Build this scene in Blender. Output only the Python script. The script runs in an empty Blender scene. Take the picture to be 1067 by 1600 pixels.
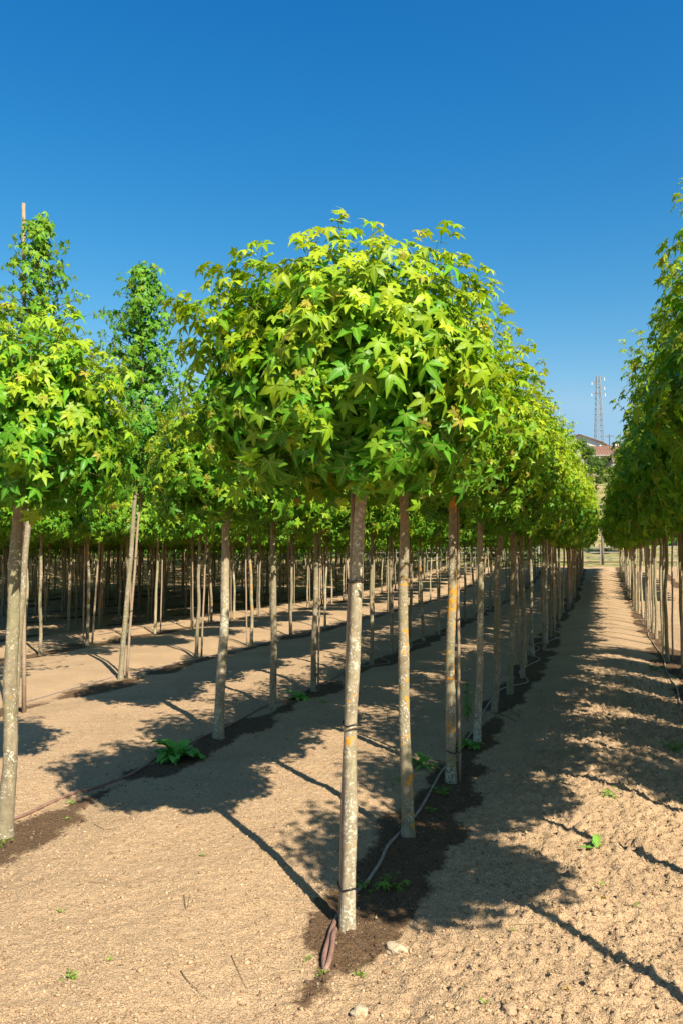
import bpy, math, random
import numpy as np
from mathutils import Vector, Matrix

random.seed(7)
S = bpy.context.scene
COL = S.collection
R = math.radians

# ------------------------------------------------------------------ camera
CAM = Vector((0.0, 0.0, 1.6))
YAW, PITCH, FPX = R(18.0), R(3.2), 1244.4
cd = bpy.data.cameras.new('camera')
cd.lens = 28.0; cd.sensor_fit = 'VERTICAL'; cd.sensor_height = 36.0; cd.sensor_width = 24.0
cd.clip_start = 0.05; cd.clip_end = 4000
cam = bpy.data.objects.new('camera', cd); COL.objects.link(cam)
cam.location = CAM; cam.rotation_euler = (R(90) + PITCH, 0, YAW)
S.camera = cam
CMAT = cam.rotation_euler.to_matrix()

def ray(px, py):
    return (CMAT @ Vector(((px - 533.5) / FPX, (800 - py) / FPX, -1.0)))
def G(px, py, z=0.0):
    "ground point seen at a place of the photograph"
    d = ray(px, py); t = (z - CAM.z) / d.z
    return Vector((CAM.x + d.x * t, CAM.y + d.y * t, z))
FW = Vector((-math.sin(YAW), math.cos(YAW), 0))
def D(px, py, depth):
    d = ray(px, py); t = depth / d.dot(FW)
    return CAM + d * t

# ------------------------------------------------------------------ world, sun, exposure
SUN_EL = R(41.6)
SH = Vector((-0.737, 0.677, 0)).normalized()          # the way shadows fall
W = bpy.data.worlds.new('World'); S.world = W; W.use_nodes = True
nt = W.node_tree; nt.nodes.clear()
sky = nt.nodes.new('ShaderNodeTexSky'); sky.sky_type = 'NISHITA'; sky.sun_disc = False
sky.sun_elevation = SUN_EL
sky.sun_rotation = math.atan2(-SH.x, -SH.y)
sky.altitude = 300; sky.air_density = 1.25; sky.dust_density = 2.2; sky.ozone_density = 3.0
hs = nt.nodes.new('ShaderNodeHueSaturation'); hs.inputs['Saturation'].default_value = 1.38
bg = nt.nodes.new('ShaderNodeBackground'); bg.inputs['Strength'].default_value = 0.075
wo = nt.nodes.new('ShaderNodeOutputWorld')
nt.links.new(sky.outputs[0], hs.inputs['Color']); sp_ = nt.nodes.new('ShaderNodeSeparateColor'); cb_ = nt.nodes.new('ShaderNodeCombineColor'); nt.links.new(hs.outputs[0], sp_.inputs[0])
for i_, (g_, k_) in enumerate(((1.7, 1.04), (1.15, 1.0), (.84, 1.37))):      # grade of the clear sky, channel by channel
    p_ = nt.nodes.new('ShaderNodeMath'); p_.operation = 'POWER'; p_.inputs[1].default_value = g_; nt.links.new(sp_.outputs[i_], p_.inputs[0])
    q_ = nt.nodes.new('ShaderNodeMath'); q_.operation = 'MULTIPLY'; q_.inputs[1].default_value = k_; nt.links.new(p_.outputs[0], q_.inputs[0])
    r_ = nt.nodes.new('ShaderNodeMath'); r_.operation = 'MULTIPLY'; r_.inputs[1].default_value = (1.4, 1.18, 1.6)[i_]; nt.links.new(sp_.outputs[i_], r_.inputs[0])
    m_ = nt.nodes.new('ShaderNodeMath'); m_.operation = 'MINIMUM'; nt.links.new(q_.outputs[0], m_.inputs[0]); nt.links.new(r_.outputs[0], m_.inputs[1]); t_ = nt.nodes.new('ShaderNodeMath'); t_.operation = 'MINIMUM'; t_.inputs[1].default_value = (2.3, 4.0, 5.6)[i_]; nt.links.new(m_.outputs[0], t_.inputs[0]); nt.links.new(t_.outputs[0], cb_.inputs[i_])  # channel ceiling added to dim the unseen sky glow around the sun
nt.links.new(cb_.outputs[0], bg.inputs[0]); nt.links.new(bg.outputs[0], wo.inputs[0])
sl = bpy.data.lights.new('sun', 'SUN'); sl.energy = 5.0; sl.angle = R(0.53); sl.color = (1.0, 0.91, 0.74)
sun = bpy.data.objects.new('sun', sl); COL.objects.link(sun)
ldir = Vector((SH.x * math.cos(SUN_EL), SH.y * math.cos(SUN_EL), -math.sin(SUN_EL)))
sun.rotation_euler = ldir.to_track_quat('-Z', 'Y').to_euler(); sun.location = (8, -8, 12)
S.view_settings.view_transform = 'Standard'; S.view_settings.look = 'None'
S.view_settings.gamma = 1.0; S.view_settings.exposure = 1.03
try:
    S.cycles.max_bounces = 8; S.cycles.diffuse_bounces = 4; S.cycles.transmission_bounces = 6
except Exception: pass

# ------------------------------------------------------------------ helpers
def tag(o, label=None, cat=None, group=None, kind=None):
    if label: o['label'] = label
    if cat: o['category'] = cat
    if group: o['group'] = group
    if kind: o['kind'] = kind
    return o
def empty(name, loc, rz=0.0):
    o = bpy.data.objects.new(name, None); COL.objects.link(o)
    o.location = loc; o.rotation_euler = (0, 0, rz); o.empty_display_size = 0.1
    return o
def link(name, me, mat=None, parent=None, loc=None, rz=None, scale=None):
    o = bpy.data.objects.new(name, me); COL.objects.link(o)
    if mat and not me.materials: me.materials.append(mat)
    if parent: o.parent = parent
    if loc is not None: o.location = loc
    if rz is not None: o.rotation_euler = (0, 0, rz)
    if scale is not None: o.scale = scale
    return o
def mesh_np(name, V, F, col=None, smooth=True, attr=None):
    "V (n,3), F (m,3 or 4) arrays; col (n,4) point colours"
    V = np.asarray(V, np.float32); F = np.asarray(F, np.int32)
    me = bpy.data.meshes.new(name); k = F.shape[1]
    me.vertices.add(len(V)); me.vertices.foreach_set('co', V.ravel())
    me.loops.add(F.size); me.loops.foreach_set('vertex_index', F.ravel())
    me.polygons.add(len(F)); me.polygons.foreach_set('loop_start', np.arange(len(F), dtype=np.int32) * k)
    try: me.polygons.foreach_set('loop_total', np.full(len(F), k, np.int32))
    except Exception: pass
    me.update(calc_edges=True)
    if col is not None:
        a = me.color_attributes.new('tint', 'FLOAT_COLOR', 'POINT')
        a.data.foreach_set('color', np.asarray(col, np.float32).ravel())
    if attr:
        for n_, v_ in attr.items():
            a = me.attributes.new(n_, 'FLOAT', 'POINT'); a.data.foreach_set('value', np.asarray(v_, np.float32))
    if smooth: me.polygons.foreach_set('use_smooth', np.ones(len(F), bool))
    return me

class MB:
    "collects quads / tris into one mesh"
    def __init__(s): s.v = []; s.f = []
    def box(s, c, d, rz=0.0, tilt=None):
        n = len(s.v); M = Matrix.Rotation(rz, 3, 'Z')
        if tilt is not None: M = tilt @ M if False else M @ tilt
        for sx in (-.5, .5):
            for sy in (-.5, .5):
                for sz in (-.5, .5):
                    s.v.append(Vector(c) + M @ Vector((sx * d[0], sy * d[1], sz * d[2])))
        for q in ((0, 1, 3, 2), (4, 6, 7, 5), (0, 4, 5, 1), (2, 3, 7, 6), (0, 2, 6, 4), (1, 5, 7, 3)):
            s.f.append(tuple(n + i for i in q))
        return s
    def tube(s, pts, rad, seg=8, cap=True):
        pts = [Vector(p) for p in pts]; n0 = len(s.v)
        if not hasattr(rad, '__len__'): rad = [rad] * len(pts)
        u = None
        for i, p in enumerate(pts):
            t = (pts[min(i + 1, len(pts) - 1)] - pts[max(i - 1, 0)]).normalized()
            if u is None: u = t.orthogonal().normalized()
            else: u = (u - t * u.dot(t)).normalized()
            w = t.cross(u)
            for k in range(seg):
                a = 2 * math.pi * k / seg
                s.v.append(p + (u * math.cos(a) + w * math.sin(a)) * rad[i])
        for i in range(len(pts) - 1):
            for k in range(seg):
                a = n0 + i * seg + k; b = n0 + i * seg + (k + 1) % seg
                s.f.append((a, b, b + seg, a + seg))
        if cap:
            s.f.append(tuple(n0 + k for k in range(seg))[::-1])
            e = n0 + (len(pts) - 1) * seg; s.f.append(tuple(e + k for k in range(seg)))
        return s
    def poly(s, pts):
        n = len(s.v); s.v += [Vector(p) for p in pts]; s.f.append(tuple(range(n, n + len(pts)))); return s
    def mesh(s, name, smooth=False):
        me = bpy.data.meshes.new(name); me.from_pydata([tuple(v) for v in s.v], [], s.f); me.update()
        if smooth: me.polygons.foreach_set('use_smooth', [True] * len(me.polygons))
        return me
    def build(s, name, mat, parent=None, smooth=False, loc=None):
        return link(name, s.mesh(name, smooth), mat, parent, loc)

# value noise in numpy
_rs = np.random.RandomState(3)
_T = _rs.rand(256, 256).astype(np.float64)
def vn(x, y):
    xi = np.floor(x).astype(np.int64); yi = np.floor(y).astype(np.int64)
    fx = x - xi; fy = y - yi
    fx = fx * fx * (3 - 2 * fx); fy = fy * fy * (3 - 2 * fy)
    a = _T[xi & 255, yi & 255]; b = _T[(xi + 1) & 255, yi & 255]
    c = _T[xi & 255, (yi + 1) & 255]; d = _T[(xi + 1) & 255, (yi + 1) & 255]
    return (a * (1 - fx) + b * fx) * (1 - fy) + (c * (1 - fx) + d * fx) * fy
def fbm(x, y, o=4, g=0.5):
    s = 0; a = 1; t = 0
    for i in range(o):
        s = s + a * vn(x + 17.3 * i, y + 5.9 * i); t += a; a *= g; x = x * 2.03; y = y * 2.03
    return s / t
def sst(a, b, x):
    t = np.clip((x - a) / (b - a), 0, 1); return t * t * (3 - 2 * t)

# rows of the nursery: X and the Y at which the damp strip starts
ROWS = [(-1.04, 2.82), (0.98, 2.1), (3.2, 3.5), (5.6, 3.5), (-3.2, 3.0), (-5.85, 3.0), (-8.8, 4), (-10.9, 5), (-13.0, 6), (-15.1, 6), (-17.2, 6), (-19.3, 6), (-21.4, 6)]
Y_END = 47.5

_pr = np.random.RandomState(8)
PRINTS = [(-2.9 + _pr.rand() * 4.2, 2.3 + _pr.rand() * 4.5, _pr.normal(1.6, .7)) for _ in range(46)]
def H(x, y, fine=True):
    x = np.asarray(x, float); y = np.asarray(y, float)
    z = 1.05 * sst(29, 56, y) + 0.7 * sst(54, 60, y) + 3.8 * sst(59, 76, y) + 5.0 * sst(74, 104, y) + 8.0 * sst(98, 165, y) + 5.0 * sst(150, 300, y)
    z = z + (fbm(x / 25, y / 25, 3) - .5) * 3.0 * sst(62, 100, y)
    dd = np.full(x.shape, 9.0); 
    for rx, ry in ROWS: dd = np.minimum(dd, np.abs(x - rx))
    fl = (1 - sst(50, 56, y))
    z = z + 0.045 * sst(0.15, 0.75, dd) * fl
    z = z + 0.05 * (fbm(x * 1.1 + 3, y * 1.1, 2) - .5) * fl
    if fine:
        r = np.sqrt(x * x + y * y)
        z = np.array(z, float)
        cl = 0.32 + 0.78 * sst(-1.6, 0.2, x + 0.35 * (fbm(x * 1.5, y * 1.5, 2) - .5))
        a = (1 - sst(9, 16, r)) * cl
        z = z + a * (0.050 * (fbm(x * 5.5, y * 5.5, 3) - .5))
        for fx_, fy_, fa_ in PRINTS:
            if x.size == 1 and (abs(float(x.flat[0]) - fx_) > .3 or abs(float(y.flat[0]) - fy_) > .3): continue
            sel = (np.abs(x - fx_) < .3) & (np.abs(y - fy_) < .3)
            if not sel.any(): continue
            dx = x[sel] - fx_; dy = y[sel] - fy_; u_ = dx * math.cos(fa_) + dy * math.sin(fa_); w_ = -dx * math.sin(fa_) + dy * math.cos(fa_)
            e_ = (u_ / .13) ** 2 + (w_ / .055) ** 2
            z[sel] += cl[sel] * (-.016 * np.exp(-e_ ** 2) + .006 * np.exp(-((np.sqrt(e_) - 1.35) / .3) ** 2))
        n = fbm(x * 17, y * 17, 3, .6); z = z + a * 0.030 * (np.abs(n - .5) * 2) 
        m = vn(x * 45 + 9, y * 45 + 4); z = z + a * 0.024 * np.maximum(0, m - .60) / .38
    return z
def hz(x, y, fine=True): return float(H(np.array([x]), np.array([y]), fine)[0])
def ground_at(px, py, dz=0.0):
    p = G(px, py)
    for _ in range(4):
        p = G(px, py, hz(p.x, p.y, False))
    p.z = hz(p.x, p.y) + dz
    return p

# ------------------------------------------------------------------ materials
def newmat(name):
    m = bpy.data.materials.new(name); m.use_nodes = True
    n = m.node_tree.nodes; b = n['Principled BSDF']
    return m, m.node_tree, b
def nz(t, scale, detail=4, rough=.6, vec=None, kind='ShaderNodeTexNoise'):
    n = t.nodes.new(kind); n.inputs['Scale'].default_value = scale
    if kind == 'ShaderNodeTexNoise':
        n.inputs['Detail'].default_value = detail; n.inputs['Roughness'].default_value = rough
    if vec: t.links.new(vec, n.inputs['Vector'])
    return n
def ramp(t, src, stops):
    r = t.nodes.new('ShaderNodeValToRGB'); e = r.color_ramp.elements
    while len(e) < len(stops): e.new(.5)
    for i, (p, c) in enumerate(stops):
        e[i].position = p; e[i].color = (c, c, c, 1) if not hasattr(c, '__len__') else tuple(c) + (1,)
    t.links.new(src, r.inputs[0]); return r
def mix(t, fac, a, b, mode='MIX'):
    m = t.nodes.new('ShaderNodeMix'); m.data_type = 'RGBA'; m.blend_type = mode
    for i, v in ((0, fac), (6, a), (7, b)):
        if hasattr(v, 'is_output') or isinstance(v, bpy.types.NodeSocket): t.links.new(v, m.inputs[i])
        elif i == 0: m.inputs[0].default_value = v
        else: m.inputs[i].default_value = tuple(v) + (1,)
    return m.outputs[2]
def bump(t, b, h, st=.5, dist=.01, prev=None):
    n = t.nodes.new('ShaderNodeBump'); n.inputs['Strength'].default_value = st; n.inputs['Distance'].default_value = dist
    t.links.new(h, n.inputs['Height'])
    if prev: t.links.new(prev, n.inputs['Normal'])
    t.links.new(n.outputs[0], b.inputs['Normal']); return n.outputs[0]
def simple(name, c, rough=.8, var=.25, scale=20, met=0.0, bs=.3, bd=.003):
    m, t, b = newmat(name)
    tc = t.nodes.new('ShaderNodeTexCoord')
    n = nz(t, scale, 5, .65, tc.outputs['Object'])
    lo = [x * (1 - var) for x in c]; hi = [min(1, x * (1 + var)) for x in c]
    r = ramp(t, n.outputs[0], [(.3, lo), (.7, hi)])
    t.links.new(r.outputs[0], b.inputs['Base Color'])
    b.inputs['Roughness'].default_value = rough; b.inputs['Metallic'].default_value = met
    if bs: bump(t, b, n.outputs[0], bs, bd)
    return m

def mat_leaf(name, trans=.30, rough=.42, tgain=1.5):
    m, t, b = newmat(name); N = t.nodes; L = t.links
    at = N.new('ShaderNodeVertexColor'); at.layer_name = 'tint'
    oi = N.new('ShaderNodeObjectInfo')
    hsv = N.new('ShaderNodeHueSaturation')
    mr = N.new('ShaderNodeMapRange'); mr.inputs[3].default_value = .500; mr.inputs[4].default_value = .515
    L.new(oi.outputs['Random'], mr.inputs[0]); L.new(mr.outputs[0], hsv.inputs['Hue']); L.new(at.outputs['Color'], hsv.inputs['Color'])
    tc = N.new('ShaderNodeTexCoord')
    n = nz(t, 45, 3, .6, tc.outputs['Object'])
    r = ramp(t, n.outputs[0], [(.3, .86), (.7, 1.1)])
    c1 = mix(t, 1.0, hsv.outputs[0], r.outputs[0], 'MULTIPLY')
    pw = N.new('ShaderNodeMath'); pw.operation = 'POWER'; pw.inputs[1].default_value = 9; L.new(at.outputs['Alpha'], pw.inputs[0])
    ml = N.new('ShaderNodeMath'); ml.operation = 'MULTIPLY'; ml.inputs[1].default_value = .5; L.new(pw.outputs[0], ml.inputs[0])
    c2 = mix(t, ml.outputs[0], c1, (.42, .5, .12))
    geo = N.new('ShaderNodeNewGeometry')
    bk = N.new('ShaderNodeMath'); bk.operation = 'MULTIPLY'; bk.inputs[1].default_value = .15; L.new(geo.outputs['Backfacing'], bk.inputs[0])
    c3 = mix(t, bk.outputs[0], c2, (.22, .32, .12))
    L.new(c3, b.inputs['Base Color']); b.inputs['Roughness'].default_value = rough
    b.inputs['Specular IOR Level'].default_value = .2
    tr = N.new('ShaderNodeBsdfTranslucent')
    tcx = mix(t, 1.0, c2, (tgain * 1.05, tgain, tgain * .25), 'MULTIPLY'); L.new(tcx, tr.inputs['Color'])
    ms = N.new('ShaderNodeMixShader'); ms.inputs[0].default_value = trans
    L.new(b.outputs[0], ms.inputs[1]); L.new(tr.outputs[0], ms.inputs[2]); L.new(ms.outputs[0], N['Material Output'].inputs[0])
    return m
M_LEAF = mat_leaf('leaf')
M_WEED = mat_leaf('weed_leaf', .25, .5)

def mat_bark(name, orange, white, base=(.27, .225, .15)):
    m, t, b = newmat(name); N = t.nodes; L = t.links
    tc = N.new('ShaderNodeTexCoord'); oi = N.new('ShaderNodeObjectInfo')
    va = N.new('ShaderNodeVectorMath'); va.operation = 'MULTIPLY_ADD'
    L.new(oi.outputs['Random'], va.inputs[0]); va.inputs[1].default_value = (37, 53, 71); L.new(tc.outputs['Object'], va.inputs[2])
    v = va.outputs[0]
    n1 = nz(t, 22, 6, .7, v)
    r1 = ramp(t, n1.outputs[0], [(.25, [c * .55 for c in base]), (.5, base), (.75, [min(1, c * 1.3) for c in base])])
    # long darker streaks
    mp = N.new('ShaderNodeMapping'); mp.inputs['Scale'].default_value = (30, 30, 4); L.new(v, mp.inputs[0])
    n2 = nz(t, 1.5, 5, .7, mp.outputs[0])
    r2 = ramp(t, n2.outputs[0], [(.4, .72), (.62, 1.06)])
    c = mix(t, .8, r1.outputs[0], r2.outputs[0], 'MULTIPLY')
    # greenish film
    n5 = nz(t, 3.5, 3, .5, v); r5 = ramp(t, n5.outputs[0], [(.45, 0.0), (.65, .5)])
    c = mix(t, r5.outputs[0], c, (.17, .17, .075))
    # pale crustose lichen spots
    n3 = nz(t, 75, 4, .65, v); nb = nz(t, 6, 2, .5, v)
    ad = N.new('ShaderNodeMath'); ad.operation = 'MULTIPLY_ADD'; ad.inputs[1].default_value = .45; L.new(nb.outputs[0], ad.inputs[0]); L.new(n3.outputs[0], ad.inputs[2])
    r3 = ramp(t, ad.outputs[0], [(.86 - white, 0.0), (.89 - white, 1.0)])
    c = mix(t, r3.outputs[0], c, (.52, .47, .36))
    # orange lichen
    n4 = nz(t, 34, 4, .6, v); nc = nz(t, 5.5, 2, .5, v); nc.noise_dimensions = '4D'; nc.inputs['W'].default_value = 3.3
    ad2 = N.new('ShaderNodeMath'); ad2.operation = 'MULTIPLY_ADD'; ad2.inputs[1].default_value = .8; L.new(nc.outputs[0], ad2.inputs[0]); L.new(n4.outputs[0], ad2.inputs[2])
    hf = N.new('ShaderNodeMath'); hf.operation = 'MULTIPLY'; hf.inputs[1].default_value = .5; L.new(ad2.outputs[0], hf.inputs[0])
    r4 = ramp(t, hf.outputs[0], [(.5 - orange, 0.0), (.51 - orange, 1.0)])
    c = mix(t, r4.outputs[0], c, (.55, .25, .02))
    L.new(c, b.inputs['Base Color']); b.inputs['Roughness'].default_value = .9
    h = bump(t, b, n1.outputs[0], .7, .004)
    bump(t, b, r3.outputs[0], .5, .002, h)
    return m
M_BARK = mat_bark('bark_pale', -.05, .075, (.33, .27, .175))
M_BARK_O = mat_bark('bark_orange_lichen', -.012, .03, (.27, .225, .145))
M_BARK_P = mat_bark('bark_plain', -.085, .02, (.25, .205, .13))
M_BARKS = [M_BARK_P, M_BARK, M_BARK_P, M_BARK_O]
M_TWIG = simple('twig', (.13, .085, .045), .8, .3, 60)
M_SHOOT = simple('shoot', (.13, .12, .035), .7, .3, 40)
M_STAKE = simple('stake_wood', (.29, .21, .14), .75, .22, 30)
M_TIE = simple('tie_rubber', (.018, .016, .015), .5, .2, 60, bs=0)
M_HOSE = simple('hose_brown', (.22, .125, .095), .55, .35, 25)
M_HOSE_G = simple('hose_grey', (.27, .21, .17), .6, .3, 25)
M_CLOD = simple('earth_clod', (.40, .27, .16), .95, .25, 60, bs=.9, bd=.01)
M_ROCK = simple('rock', (.38, .30, .20), .9, .3, 25, bs=.8, bd=.01)
M_STRAW = simple('straw', (.42, .32, .17), .8, .2, 30)

def mat_ground():
    m, t, b = newmat('soil'); N = t.nodes; L = t.links
    tc = N.new('ShaderNodeTexCoord'); v = tc.outputs['Object']
    w = N.new('ShaderNodeAttribute'); w.attribute_name = 'moist'
    g = N.new('ShaderNodeAttribute'); g.attribute_name = 'grass'
    n1 = nz(t, 1.3, 5, .6, v); n2 = nz(t, 30, 3, .55, v); n3 = nz(t, 190, 3, .6, v)
    dm = nz(t, 55, 2, .5, v); dv_ = N.new('ShaderNodeVectorMath'); dv_.operation = 'MULTIPLY_ADD'; L.new(dm.outputs['Color'], dv_.inputs[0]); dv_.inputs[1].default_value = (.018, .018, .018); L.new(v, dv_.inputs[2])
    va = nz(t, 75, vec=dv_.outputs[0], kind='ShaderNodeTexVoronoi'); vb = nz(t, 170, vec=dv_.outputs[0], kind='ShaderNodeTexVoronoi')
    dry = ramp(t, n3.outputs[0], [(.32, (.23, .14, .07)), (.47, (.43, .30, .178)), (.70, (.53, .385, .25))])
    d1 = ramp(t, n1.outputs[0], [(.3, (.86, .84, .82)), (.7, (1.08, 1.05, 1.03))])
    dry2 = mix(t, 1.0, dry.outputs[0], d1.outputs[0], 'MULTIPLY')
    # small pale grit and dark specks
    vo = nz(t, 70, vec=v, kind='ShaderNodeTexVoronoi')
    gr = ramp(t, vo.outputs['Distance'], [(.08, 1.0), (.2, 0.0)])
    rr = N.new('ShaderNodeSeparateColor'); L.new(vo.outputs['Color'], rr.inputs[0])
    g2 = ramp(t, rr.outputs[0], [(.93, 0.0), (.96, .8)])
    gm = N.new('ShaderNodeMath'); gm.operation = 'MULTIPLY'; L.new(gr.outputs[0], gm.inputs[0]); L.new(g2.outputs[0], gm.inputs[1])
    dry3 = mix(t, gm.outputs[0], dry2, (.55, .43, .30))
    vc = nz(t, 38, vec=dv_.outputs[0], kind='ShaderNodeTexVoronoi'); sc_ = N.new('ShaderNodeSeparateColor'); L.new(vc.outputs['Color'], sc_.inputs[0])
    k1 = ramp(t, vc.outputs['Distance'], [(.10, 1.0), (.30, 0.0)]); k2 = ramp(t, sc_.outputs[0], [(.74, 0.0), (.80, .75)])
    km = N.new('ShaderNodeMath'); km.operation = 'MULTIPLY'; L.new(k1.outputs[0], km.inputs[0]); L.new(k2.outputs[0], km.inputs[1])
    dry3 = mix(t, km.outputs[0], dry3, (.17, .10, .05))
    wet = ramp(t, n3.outputs[0], [(.3, (.045, .026, .014)), (.5, (.12, .073, .040)), (.75, (.24, .155, .09))])
    wet2 = mix(t, gm.outputs[0], wet.outputs[0], (.3, .24, .17))
    # ragged edge of the damp strip
    ne = nz(t, 15, 6, .75, v)
    e1 = N.new('ShaderNodeMath'); e1.operation = 'MULTIPLY_ADD'; e1.inputs[1].default_value = 1.1; e1.inputs[2].default_value = -.55
    L.new(ne.outputs[0], e1.inputs[0])
    e2 = N.new('ShaderNodeMath'); e2.operation = 'ADD'; L.new(e1.outputs[0], e2.inputs[0]); L.new(w.outputs['Fac'], e2.inputs[1])
    e3 = ramp(t, e2.outputs[0], [(.36, 0.0), (.6, 1.0)])
    soil = mix(t, e3.outputs[0], dry3, wet2)
    ng = nz(t, 1.1, 6, .7, v); 
    grass = ramp(t, ng.outputs[0], [(.3, (.07, .12, .02)), (.44, (.15, .17, .045)), (.54, (.32, .25, .12)), (.8, (.42, .29, .17))])
    gf = N.new('ShaderNodeMath'); gf.operation = 'ADD'; L.new(e1.outputs[0], gf.inputs[0]); L.new(g.outputs['Fac'], gf.inputs[1])
    gf2 = ramp(t, gf.outputs[0], [(.4, 0.0), (.6, 1.0)])
    c = mix(t, gf2.outputs[0], soil, grass.outputs[0])
    L.new(c, b.inputs['Base Color']); b.inputs['Roughness'].default_value = .95; b.inputs['Specular IOR Level'].default_value = .15
    h = bump(t, b, n2.outputs[0], .5, .016)
    def inv(x_):
        r_ = N.new('ShaderNodeMath'); r_.operation = 'SUBTRACT'; r_.inputs[0].default_value = 1; L.new(x_, r_.inputs[1]); return r_.outputs[0]
    h = bump(t, b, inv(va.outputs['Distance']), .55, .009, h)
    h = bump(t, b, inv(vb.outputs['Distance']), .7, .005, h)
    h = bump(t, b, n3.outputs[0], .8, .006, h)
    return m
M_GROUND = mat_ground()

# ------------------------------------------------------------------ ground: one sheet out to the horizon
def axis(lo, hi, step, out_lo, out_hi, g):
    a = list(np.arange(lo, hi, step))
    s = step; x = a[-1]
    while x < out_hi: s *= g; x += s; a.append(x)
    s = step; x = a[0]; pre = []
    while x > out_lo: s *= g; x -= s; pre.append(x)
    return np.array(pre[::-1] + a)
xs = axis(-3.6, 2.2, .0125, -900, 900, 1.045)
ys = axis(2.1, 7.2, .0125, -300, 1400, 1.019)
ys = np.concatenate([ys[ys < 2.1][::6], ys[ys >= 2.1]])
GX, GY = np.meshgrid(xs, ys, indexing='ij')
GZ = H(GX, GY)
dd = np.zeros(GX.shape)
for rx, ry in ROWS:
    wob = (fbm(GX * 1.7 + rx * 3, GY * 1.7, 3) - .5) * .50 + (fbm(GX * .6 + rx, GY * .6 + 8, 2) - .5) * .2 + (0 if abs(rx) < 1.1 else .05)
    q = (1 - sst(.05, .31, np.abs(GX - rx) + wob)) * sst(ry - .25, ry + .2, GY + wob) * (1 - sst(50, 52, GY))
    dd = np.maximum(dd, q * np.clip(.90 + .7 * (fbm(GX * 2.2 + 5, GY * 2.2 + rx, 3) - .35), 0, 1))
grs = sst(48.5, 53, GY + 3 * (fbm(GX / 3, GY / 3, 3) - .5))
nx, ny = GX.shape
idx = np.arange(nx * ny).reshape(nx, ny)
F = np.stack([idx[:-1, :-1], idx[1:, :-1], idx[1:, 1:], idx[:-1, 1:]], -1).reshape(-1, 4)
gme = mesh_np('ground', np.stack([GX, GY, GZ], -1).reshape(-1, 3), F, attr={'moist': dd.ravel(), 'grass': grs.ravel()})
tag(link('ground', gme, M_GROUND), kind='structure')

# ------------------------------------------------------------------ leaves
def leaf_templates(n=12, seed=1):
    rs = np.random.RandomState(seed); out = []
    for q in range(n):
        V = [(0, 0, 0)]; rib = [1.0]; F = []
        angs = [0, 60, -60, 122, -122]; lens = [1, .93, .93, .60, .60]
        notch = {}
        for key, a, r in (('p', 29, .34), ('m', -29, .34), ('pp', 91, .30), ('mm', -91, .30), ('bp', 160, .17), ('bm', -160, .17)):
            rr = r * rs.uniform(.85, 1.15); notch[key] = len(V)
            V.append((-rr * math.sin(R(a)), rr * math.cos(R(a)), .02)); rib.append(0.0)
        sides = [('p', 'm'), ('pp', 'p'), ('m', 'mm'), ('bp', 'pp'), ('mm', 'bm')]
        for i in range(5):
            a = R(angs[i] + rs.uniform(-7, 7)); L = lens[i] * rs.uniform(.88, 1.1)
            ux, uy = -math.sin(a), math.cos(a); wx, wy = -uy, ux      # w = to the left
            wd = .19 * rs.uniform(.85, 1.2); up = rs.uniform(.03, .12)
            m = len(V)
            V.append((ux * L * .5, uy * L * .5, 0)); rib.append(1.0)
            V.append((ux * L * .52 + wx * wd, uy * L * .52 + wy * wd, up)); rib.append(0.0)
            V.append((ux * L, uy * L, 0)); rib.append(.9)
            V.append((ux * L * .52 - wx * wd, uy * L * .52 - wy * wd, up)); rib.append(0.0)
            nl, nr = notch[sides[i][0]], notch[sides[i][1]]
            for f in ((0, m, m + 1), (0, m + 1, nl), (m, m + 2, m + 1), (0, nr, m + 3), (0, m + 3, m), (m, m + 3, m + 2)): F.append(f)
        V = np.array(V, float); r2 = V[:, 0] ** 2 + V[:, 1] ** 2
        V[:, 2] -= rs.uniform(.05, .7) * r2
        V[:, 2] += rs.uniform(-.12, .12) * V[:, 0]
        V[:, 0] *= rs.uniform(.82, 1.0)
        out.append((V, np.array(F), np.array(rib)))
    return out
TPL = leaf_templates()
NT = len(TPL[0][0])

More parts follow.
